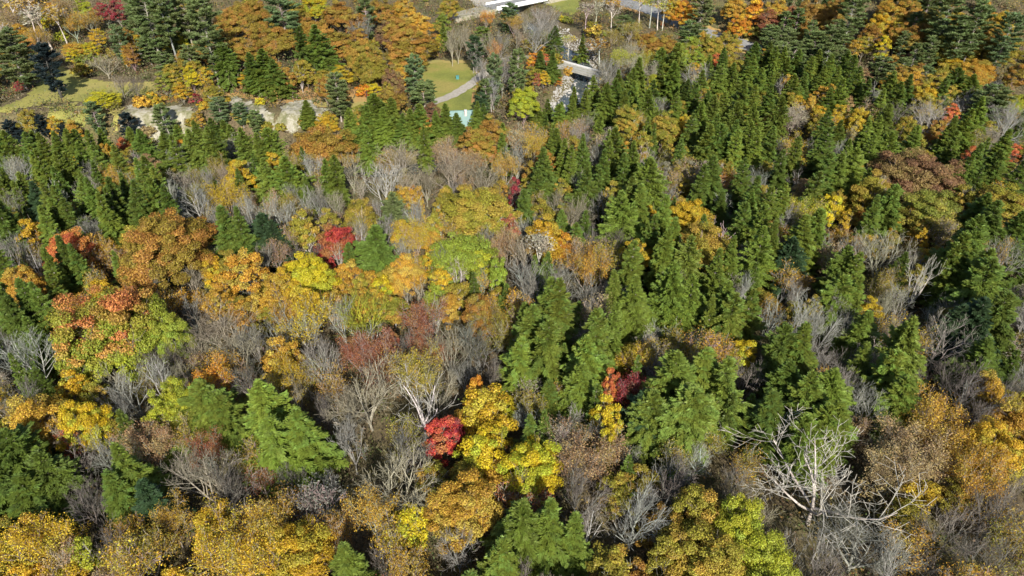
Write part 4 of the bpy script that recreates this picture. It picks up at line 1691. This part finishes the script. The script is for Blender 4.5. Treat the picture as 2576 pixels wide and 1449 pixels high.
# cobbles: countless, one object
g = rng; cob = []
for poly, n in ((P_BED, 1500), (P_BEDUP, 1300)):
    lo = poly.min(0); hi = poly.max(0); p = lo + g.random((n * 3, 2)) * (hi - lo); p = p[inside(poly, p[:, 0], p[:, 1])]
    d, s = stream_dist(p[:, 0], p[:, 1]); p = p[(d < 10) & ((d > 2.6) | (g.random(len(d)) < .3))][:n]; cob.append(p)
cob = np.concatenate(cob); n = len(cob)
octv = np.array([(1, 0, 0), (0, 1, 0), (-1, 0, 0), (0, -1, 0), (0, 0, 1), (0, 0, -1)], float); octf = np.array([(0, 1, 4), (1, 2, 4), (2, 3, 4), (3, 0, 4), (1, 0, 5), (2, 1, 5), (3, 2, 5), (0, 3, 5)])
sz = .12 + .34 * g.random(n) ** 1.6
V = octv[None] * sz[:, None, None] * (.7 + .6 * g.random((n, 6, 1))); ang = g.random(n) * 6.28
c_, s_ = np.cos(ang)[:, None], np.sin(ang)[:, None]
V = np.stack([V[..., 0] * c_ - V[..., 1] * s_, V[..., 0] * s_ + V[..., 1] * c_, V[..., 2] * .7], -1)
V = V + np.column_stack([cob, ground(cob[:, 0], cob[:, 1]) + sz * .3])[:, None, :]
Fq = (octf[None] + (np.arange(n) * 6)[:, None, None]).reshape(-1, 3)
o = obj('cobbles', mesh_of('cobbles', V.reshape(-1, 3), Fq, [STONE])); tag(o, 'pale cobbles and shingle along both sides of the stream', 'cobbles', kind='stuff')

# ------------------------------------------------------------------ lower bridge
def frame_obj(name, a, b, z):
    """Empty at the middle of a-b with local +x towards b"""
    e = bpy.data.objects.new(name, None); COL.objects.link(e); m_ = (a + b) / 2
    e.location = (m_[0], m_[1], z); e.rotation_euler = (0, 0, math.atan2(b[1] - a[1], b[0] - a[0])); return e, float(np.hypot(*(b - a)))
A = flat(1418, 163, .8); B = flat(1508, 188, .8)
br, L = frame_obj('bridge', A, B, .8); tag(br, 'small concrete bridge carrying a dirt track over the stony stream, nearer one', 'bridge', 'bridges over the stream')
L = L; W2 = 2.9
def bx(name, par, mat, *boxes, bevel=.03):
    b_ = Box()
    for x in boxes: b_.box(*x)
    return obj(name, b_.mesh(name, mat, bevel), par)
bx('deck', br, CONCRETE, (-L / 2 - 1, L / 2 + 1, -W2, W2, -.75, -.05))
bx('parapet', br, WHITECONC, (-L / 2 - 3, L / 2 + 1.5, W2 - .35, W2 + .05, -.04, .55))
bx('parapet', br, CONCRETE, (-L / 2 - 1.2, L / 2 + 1.2, -W2 - .05, -W2 + .3, -.04, .22))
bx('abutment', br, CONCRETE, (-L / 2 - 2.2, -L / 2 + .6, -W2 - .9, W2 + .2, -5.2, -.76))
bx('abutment', br, CONCRETE, (L / 2 - .2, L / 2 + 2.6, -W2 - .9, W2 + .2, -5.2, -.76))
bx('wing_wall', br, CONCRETE, (L / 2 + .2, L / 2 + .9, -W2 - 4.2, -W2 - .92, -5.0, -1.0))
tr = Box(); tr.box(-L / 2 - 1, L / 2 + 1, -1.3, -.75, -.046, -.02); tr.box(-L / 2 - 1, L / 2 + 1, .75, 1.3, -.046, -.02)
obj('wheel_track', tr.mesh('wheel_track', DIRT), br)
ux = (B - A) / np.hypot(*(B - A))
ribbon('dirt_track', [A - ux * 1 - np.array([26, -6.]), A - ux * 14 + np.array([-2, 2.]), A - ux * 6, A - ux * .9], 4.2, .42, DIRT, 30)
ribbon('dirt_track', [B + ux * .9, B + ux * 6, B + ux * 15, B + ux * 26 + np.array([3, 4.])], 4.2, .42, DIRT, 30)
for sgn, p in ((-1, A), (1, B)):     # earth ramps up to the deck ends
    q = p + ux * sgn * 4.5
    b_ = Box(); n0 = np.array([-ux[1], ux[0]]) * 3.4
    pts = [(*(p + ux * sgn * .8 - n0), -1.0), (*(p + ux * sgn * .8 + n0), -1.0), (*(p + ux * sgn * 12 + n0), -1.0), (*(p + ux * sgn * 12 - n0), -1.0),
           (*(p + ux * sgn * .8 - n0 * .8), .74), (*(p + ux * sgn * .8 + n0 * .8), .74), (*(p + ux * sgn * 12 + n0 * .8), .18), (*(p + ux * sgn * 12 - n0 * .8), .18)]
    b_.add(pts, [(4, 5, 6, 7), (0, 1, 5, 4), (1, 2, 6, 5), (2, 3, 7, 6), (3, 0, 4, 7)])
    structure(obj('bridge_ramp', b_.mesh('bridge_ramp', DIRT)))

# ------------------------------------------------------------------ upper bridge
A2 = flat(1240, 14, 2.6); B2 = flat(1362, -10, 2.6)
b2, L2 = frame_obj('bridge', A2, B2, 2.2); tag(b2, 'white road bridge over the upper stream at the top edge, farther one', 'bridge', 'bridges over the stream')
bx('deck', b2, ASPHALT, (-L2 / 2 - 3, L2 / 2 + 2, -4.2, 4.2, -.6, 0))
bx('parapet', b2, WHITEP, (-L2 / 2 - 1, L2 / 2 + .5, -4.62, -4.22, -1.0, .95), bevel=.05)
bx('parapet', b2, WHITEP, (-L2 / 2 - 1, L2 / 2 + .5, 4.22, 4.62, -1.0, .95), bevel=.05)
bx('girder', b2, CONCRETE, (-L2 / 2, L2 / 2, -3.6, -3.0, -1.6, -.62), (-L2 / 2, L2 / 2, 3.0, 3.6, -1.6, -.62))
bx('abutment', b2, CONCRETE, (-L2 / 2 - 1.6, -L2 / 2 + .8, -4.6, 4.6, -7, -1.62))
bx('abutment', b2, CONCRETE, (L2 / 2 - .8, L2 / 2 + 1.6, -4.6, 4.6, -7, -1.62))
u2 = (B2 - A2) / np.hypot(*(B2 - A2))
for s_, p in ((-1, A2), (1, B2)):
    n0 = np.array([-u2[1], u2[0]]) * 5.2; b_ = Box()
    a_, c2_ = p + u2 * s_ * 1.2, p + u2 * s_ * 26
    pts = [(*(a_ - n0), -2), (*(a_ + n0), -2), (*(c2_ + n0), -2), (*(c2_ - n0), -2), (*(a_ - n0 * .85), 2.17), (*(a_ + n0 * .85), 2.17), (*(c2_ + n0 * .85), 1.4), (*(c2_ - n0 * .85), 1.4)]
    b_.add(pts, [(4, 5, 6, 7), (0, 1, 5, 4), (1, 2, 6, 5), (2, 3, 7, 6), (3, 0, 4, 7)])
    structure(obj('road_embankment', b_.mesh('road_embankment', DIRT)))

# ------------------------------------------------------------------ cabin with teal standing-seam roof
cx, cy = flat(1158, 291, 4.2)
cab = bpy.data.objects.new('cabin', None); COL.objects.link(cab); cab.location = (cx, cy, float(ground(cx, cy))); cab.rotation_euler = (0, 0, math.radians(5))
tag(cab, 'small brown cabin with teal metal roof and pale chimney below the lawn', 'cabin')
hw, hd, we, wr = 3.7, 4.2, 2.5, 5.4          # half width (x), half depth (y), eave and ridge heights; ridge runs along x
b_ = Box(); b_.add([(-hw, -hd, 0), (hw, -hd, 0), (hw, hd, 0), (-hw, hd, 0), (-hw, -hd, we), (hw, -hd, we), (hw, hd, we), (-hw, hd, we)], [(0, 1, 5, 4), (1, 2, 6, 5), (2, 3, 7, 6), (3, 0, 4, 7)])
b_.add([(-hw, -hd, we), (-hw, hd, we), (-hw, 1.2, wr - .1)], [(0, 1, 2)]); b_.add([(hw, -hd, we), (hw, hd, we), (hw, 1.2, wr - .1)], [(0, 2, 1)])
obj('wall', b_.mesh('wall', WOODWALL), cab)
def slope(name, y0, z0, y1, z1, x0, x1, th, mat):
    b_ = Box(); b_.add([(x0, y0, z0 - th), (x1, y0, z0 - th), (x1, y1, z1 - th), (x0, y1, z1 - th), (x0, y0, z0), (x1, y0, z0), (x1, y1, z1), (x0, y1, z1)],
                       [(0, 3, 2, 1), (4, 5, 6, 7), (0, 1, 5, 4), (1, 2, 6, 5), (2, 3, 7, 6), (3, 0, 4, 7)]); return b_.mesh(name, mat)
ex = hw + .45; np_ = 12; pw = 2 * ex / np_
near_y, near_z, rg_y = -hd - .6, we - .42, 1.2
for i in range(np_):                                   # near slope, one object for each metal panel
    x0 = -ex + i * pw; obj('roof_panel', slope('roof_panel', near_y, near_z + .02, rg_y, wr, x0 + .012, x0 + pw - .012, .06, ROOF), cab)
for i in range(np_):
    x0 = -ex + i * pw; obj('roof_panel', slope('roof_panel', hd + .6, near_z + .02, rg_y + .03, wr, x0 + .012, x0 + pw - .012, .06, ROOF), cab)
for i in range(np_ + 1):
    x0 = -ex + i * pw; obj('roof_seam', slope('roof_seam', near_y, near_z + .08, rg_y, wr + .06, x0 - .02, x0 + .02, .10, TRIM), cab)
bx('ridge_cap', cab, TRIM, (-ex, ex, rg_y - .14, rg_y + .17, wr - .02, wr + .09), bevel=0)
ch = bx('chimney', cab, BRICKM, (1.35, 2.05, -.7, 0.05, 3.4, 6.1)); bx('chimney_cap', ch, WHITECONC, (1.27, 2.13, -.78, .13, 6.1, 6.22))
fr = bx('window_frame', cab, WHITEP, (-2.2, -1.1, -hd - .06, -hd + .02, .95, 1.95), bevel=0); bx('pane', fr, GLASS, (-2.1, -1.2, -hd - .075, -hd - .062, 1.05, 1.85), bevel=0)
dr = bx('door', cab, TRIM, (.2, 1.15, -hd - .06, -hd + .02, .02, 2.05), bevel=0)

# small teal box on the lawn, snag at the clearing
tx, ty = flat(1151, 196, .5)
tb = bx('utility_box', None, TEALP, (-.55, .55, -.4, .4, 0, 1.25), bevel=.08); tb.location = (tx, ty, float(ground(tx, ty)))
tag(tb, 'small teal utility box alone in the middle of the bright lawn', 'utility box')
lidb = bx('lid', tb, TEALP, (-.6, .6, -.46, .46, 1.25, 1.36), bevel=.03)
sx_, sy_, sz_, _ = hit(928, 282); sx_, sy_ = float(sx_[0]), float(sy_[0])
pts = [(0, 0, -.4), (.05, 0, 2), (-.05, .05, 4), (.02, 0, 6), (.0, 0, 7.6)]
V, Fq = tubes(pts[:-1], pts[1:], [.24, .21, .18, .15], [.21, .18, .15, .05], 7); V2, F2 = tubes([(0, 0, 5.4), (0, 0, 6.6), (0, 0, 6.2)], [(-.5, .1, 6.6), (.6, 0, 7.5), (-.4, -.3, 7.3)], [.08] * 3, [.03] * 3, 5)
V3, F3, _ = concat([(V, Fq, 0), (V2, F2, 0)])
sn = obj('snag', mesh_of('snag', V3, F3, [BARK_T], attrs={'leaf': rng.random(len(F3))}, smooth=True), loc=(sx_, sy_, float(ground(sx_, sy_))), color=(.07, .05, .045))
tag(sn, 'thin dark broken-topped snag standing alone in the leaf-strewn clearing', 'dead tree')

# ------------------------------------------------------------------ younger trees between the listed ones, by what grows in each part of the view
MAP = ["ggpooobbbgggpopg", "gggoooghhbhhghoh", "hhhhhbbbhhhhbhmh", "hmobbbgbhhohbogm", "mgbggggmhhhhmbhh", "hgbbbxxbhhhbmhbh", "gmbxbxbghhhhbbbg", "hbbhxbggxhhbbbgb", "gbgggxghbooobbbb"]
MIXES = {
 'g': [('O', 'amber', 2), ('O', 'olive', 2), ('M', 'gold', 3), ('M', 'amber', 3), ('M', 'yellow', 1), ('S', 'amber', 3), ('M', 'olive', 2), ('B', 'buff', 2)],
 'p': [('P', 'pine', 4), ('O', 'rusto', 2), ('O', 'gold', 2), ('M', 'rust', 2), ('M', 'gold', 2), ('M', 'olive', 1)],
 'o': [('O', 'rust', 3), ('O', 'olive', 3), ('M', 'rust', 3), ('M', 'rusto', 3), ('M', 'olive', 3), ('M', 'gold', 1), ('S', 'rust', 1)],
 'b': [('B', 'buff', 3), ('B', 'grey', 3), ('B', 'dark', 2), ('S', 'olive', 1), ('S', 'salmon', 1), ('S', 'amber', 1)],
 'h': [('H', 'hem', 4), ('B', 'pale', 1), ('B', 'grey', 1.5), ('S', 'olive', 1), ('S', 'buff', .7), ('M', 'olive', .6)],
 'm': [('H', 'hem', 2), ('B', 'grey', 2), ('M', 'olive', 2), ('S', 'amber', 2)],
 'x': [('S', 'brick', 3), ('B', 'dark', 2), ('S', 'rust', 2), ('B', 'grey', 1)],
}
cnt = {k: sum(1 for it in items if it['kind'] == k) for k in 'HPOMSBDNU'}
CAPS = {'H': 420, 'M': 420, 'S': 300, 'B': 330, 'P': 110, 'O': 260}
PL = np.array(placed)
cand = []
yy = 34.0
while yy < 395:
    step = 3.9 if yy < 150 else (4.4 if yy < 250 else 5.6)
    half = 1.02 * (yy + 25) * .80 + 12
    for xx in np.arange(-half, half, step):
        cand.append((xx + rng.normal(0, step * .25), yy + rng.normal(0, step * .25)))
    yy += step
cand = np.array(cand); cz = ground(cand[:, 0], cand[:, 1])
ok = np.ones(len(cand), bool)
for P_ in OPEN + [P_BANKC, P_LAWNEDGE, P_CLEAR, LOT]: ok &= ~inside(P_, cand[:, 0], cand[:, 1])
sdd, _s = stream_dist(cand[:, 0], cand[:, 1]); ok &= sdd > 7.5
for line, wd in ((DRIVE, 3.5), (ROAD, 5.5)):
    ok &= np.min(np.hypot(cand[:, 0:1] - line[:, 0], cand[:, 1:2] - line[:, 1]), 1) > wd
ok &= np.hypot(cand[:, 0] - cx, cand[:, 1] - cy) > 7
ok &= np.hypot(cand[:, 0] - (A + B)[0] / 2, cand[:, 1] - (A + B)[1] / 2) > 11
# keep the view of the open ground, bluffs, bridges and cabin free
keepout = [P_BANKA, P_BANKB, P_BANKC, P_BED, P_LAWN, P_MEADOW]
kv = [[(560, 250), (830, 250), (830, 335), (560, 335)], [(320, 262), (490, 275), (480, 335), (330, 335)], [(1380, 160), (1515, 165), (1510, 225), (1465, 262), (1420, 285), (1370, 290), (1370, 230)], [(1060, 160), (1210, 160), (1190, 330), (1060, 300)], [(-20, 150), (410, 170), (410, 255), (60, 270), (-20, 300)], [(1118, 262), (1196, 262), (1196, 322), (1125, 318)], [(1385, 60), (1500, 100), (1500, 165), (1400, 120)]]
for q in kv:
    for h_ in (3, 8):
        vx, vy, _ = to_view(cand[:, 0], cand[:, 1], cz + h_); ok &= ~inside(np.array(q, float), vx, vy)
cand = cand[ok]; cz = cz[ok]
order = np.argsort(cand[:, 1] + rng.normal(0, 60, len(cand)))
nf = 0
for j in order:
    x, y = cand[j]; z = cz[j]
    vx, vy, dep = to_view(x, y, z + 8)
    if vx < -260 or vx > 2840 or vy > 1720: continue
    c = MAP[int(min(8, max(0, vy // 161)))][int(min(15, max(0, vx // 161)))]
    mx = MIXES[c]; wts = np.array([m_[2] for m_ in mx], float)
    kind, tint, _ = mx[rng.choice(len(mx), p=wts / wts.sum())]
    if cnt[kind] >= CAPS[kind]:
        alt = [m_ for m_ in mx if cnt[m_[0]] < CAPS[m_[0]]]
        if not alt: continue
        kind, tint, _ = alt[rng.integers(len(alt))]
    R = {'H': 2.0, 'P': 2.6, 'O': 2.9, 'M': 2.5, 'S': 2.5, 'B': 2.6}[kind] * (.8 + .5 * rng.random())
    if y > 240: R *= 1.25
    d = np.hypot(PL[:, 0] - x, PL[:, 1] - y)
    if (d < (PL[:, 2] * .52 + R * .5)).any(): continue
    H = {'H': 11, 'P': 13, 'O': 10, 'M': 9, 'S': 9.5, 'B': 10}[kind] * (.8 + .4 * rng.random())
    plant(kind, float(x), float(y), R, H, tint, nf, young=True); cnt[kind] += 1; nf += 1
    PL = np.vstack([PL, (x, y, R)])
# shrubs in the open woods, on the banks and beside the road
ns_ = 0
for tries in range(9000):
    if ns_ >= 260: break
    y = 205 + 160 * rng.random() ** 1.1; x = (rng.random() * 2 - 1) * ((y + 25) * .78)
    xa, ya = np.array([x]), np.array([y])
    if any(inside(P_, xa, ya)[0] for P_ in OPEN + [P_LAWNEDGE, P_CLEAR, LOT]): continue
    if inside(P_BANKC, xa, ya)[0] and rng.random() < .7: continue
    if stream_dist(xa, ya)[0][0] < 6.5 or np.hypot(x - cx, y - cy) < 7 or np.hypot(x - (A + B)[0] / 2, y - (A + B)[1] / 2) > 1e9 or np.hypot(x - (A + B)[0] / 2, y - (A + B)[1] / 2) < 9: continue
    if min(np.min(np.hypot(x - DRIVE[:, 0], y - DRIVE[:, 1])) - 1.5, np.min(np.hypot(x - ROAD[:, 0], y - ROAD[:, 1])) - 3) < 1.5: continue
    d = np.hypot(PL[:, 0] - x, PL[:, 1] - y)
    if (d < PL[:, 2] * .45 + .8).any(): continue
    plant('U', x, y, 1.0 + 1.5 * rng.random(), 1.3 + 2.2 * rng.random(), ['olive', 'oliveg', 'amber', 'tan', 'rust', 'gold', 'oliveg', 'olive', 'brick'][rng.integers(9)], ns_)
    PL = np.vstack([PL, (x, y, 2.0)]); ns_ += 1; cnt['U'] += 1
print('fillers', nf, cnt, 'tris', sum(sum(len(m_.polygons) * (1 if len(m_.polygons[0].vertices) == 3 else 2) for m_ in p[2].values()) for v in PROTO.values() for p in v))

# ------------------------------------------------------------------ undergrowth: brush and saplings on the forest floor, one mass
nU = 23000
ux_, uy_ = [], []
yv = 34 + 330 * rng.random(nU) ** 1.15
yv[11000:] = 200 + 210 * rng.random(nU - 11000)
xv = (rng.random(nU) * 2 - 1) * ((yv + 25) * .80 + 8); big = np.where(yv > 200, 1.45, 1.0)
okk = np.ones(nU, bool)
for P_ in OPEN + [P_LAWNEDGE, P_CLEAR, P_BANKC, LOT]: okk &= ~inside(P_, xv, yv)
sd_, _s = stream_dist(xv, yv); okk &= sd_ > 6.5
for line, wd in ((DRIVE, 2.4), (ROAD, 4.5)): okk &= np.min(np.hypot(xv[:, None] - line[None, :, 0], yv[:, None] - line[None, :, 1]), 1) > wd
okk &= np.hypot(xv - cx, yv - cy) > 6; okk &= np.hypot(xv - (A + B)[0] / 2, yv - (A + B)[1] / 2) > 9
xv, yv, big = xv[okk], yv[okk], big[okk]; zv = ground(xv, yv); n = len(xv); m_ = 24
hh = .8 + np.where(big > 1, 4.6, 3.4) * rng.random(n) ** 1.7; rr = (.8 + 1.5 * rng.random(n)) * big ** .5
idx = np.repeat(np.arange(n), m_); M = len(idx); dd = rng.normal(size=(M, 3)); dd[:, 2] = np.abs(dd[:, 2])
C = np.column_stack([xv[idx] + dd[:, 0] * rr[idx] * .55, yv[idx] + dd[:, 1] * rr[idx] * .55, zv[idx] + .1 + dd[:, 2] * hh[idx] * .6])
nr = rng.normal(size=(M, 3)) + np.array([0, 0, .6]); U = np.cross(nr, rng.normal(size=(M, 3)))
V, Fq = leaves(C, U, np.cross(nr, U), .38 * big[idx] * (.6 + .8 * rng.random(M)), .26 * big[idx] * (.6 + .8 * rng.random(M)), quad=False)
m, t = new_mat('undergrowth_leaves')
ab = N(t, 'ShaderNodeAttribute', attribute_name='bough'); al = N(t, 'ShaderNodeAttribute', attribute_name='leaf')
c = ramp(t, ab.outputs['Fac'], [(0, (.08, .065, .035)), (.2, (.16, .13, .08)), (.34, (.09, .12, .028)), (.48, (.065, .095, .028)), (.6, (.27, .20, .045)), (.74, (.19, .095, .04)), (.87, (.18, .155, .11)), (1, (.15, .15, .04))])
c = mix(t, 1.0, c, ramp(t, al.outputs['Fac'], [(0, (.6, .6, .6)), (1, (1.4, 1.4, 1.4))]), 'MULTIPLY')
finish(t, c, .7, transl=.2)
o = obj('undergrowth', mesh_of('undergrowth', V, Fq, [m], attrs={'bough': rng.random(n)[idx], 'leaf': rng.random(M)}))
tag(o, 'mixed brush and saplings covering the forest floor between the trees', 'undergrowth', kind='stuff')

# ------------------------------------------------------------------ labels: what it looks like and which landmark it stands nearest to
marks = [it for it in items if 'short' in it]
marks += [dict(vx=1157, vy=295, short='the teal-roofed cabin'), dict(vx=1466, vy=172, short='the lower bridge'), dict(vx=1300, vy=8, short='the upper bridge'), dict(vx=1130, vy=200, short='the lawn')]
ORD = ['nearest', 'second nearest', 'third nearest', 'fourth nearest', 'fifth nearest', 'sixth nearest', 'seventh nearest', 'eighth nearest', 'ninth nearest', 'tenth nearest', 'eleventh nearest', 'twelfth nearest'] + ['outermost'] * 60
SIDE = ['right of', 'behind-right of', 'behind', 'behind-left of', 'left of', 'front-left of', 'in front of', 'front-right of']
buckets = {}
for it in items:
    it['o']['category'] = 'shrub' if it['kind'] == 'U' else 'tree'; it['o']['group'] = GROUP[it['kind']]
    if 'label' in it: it['o']['label'] = it['label']; continue
    best = min(marks, key=lambda m_: math.hypot(m_['vx'] - it['vx'], (m_['vy'] - it['vy']) * 1.15))
    dx, dy = it['vx'] - best['vx'], best['vy'] - it['vy']
    s = int(round(math.atan2(dy, dx) / (math.pi / 4))) % 8
    it['d'] = math.hypot(dx, dy)
    buckets.setdefault((it['word'] + ' ' + it['noun'], SIDE[s], best['short']), []).append(it)
for (what, side, lm), lst in buckets.items():
    lst.sort(key=lambda q: q['d'])
    for i, it in enumerate(lst):
        w_ = what
        if len((ORD[i] + ' ' + w_ + ' ' + side + ' ' + lm).split()) > 16: w_ = w_.replace('slender pale-stemmed', 'slender').replace('rust and olive', 'rusty').replace('rust orange', 'rusty')
        size = ''
        it['o']['label'] = (w_ if len(lst) == 1 else ORD[i] + ' ' + w_) + ' ' + side + ' ' + lm
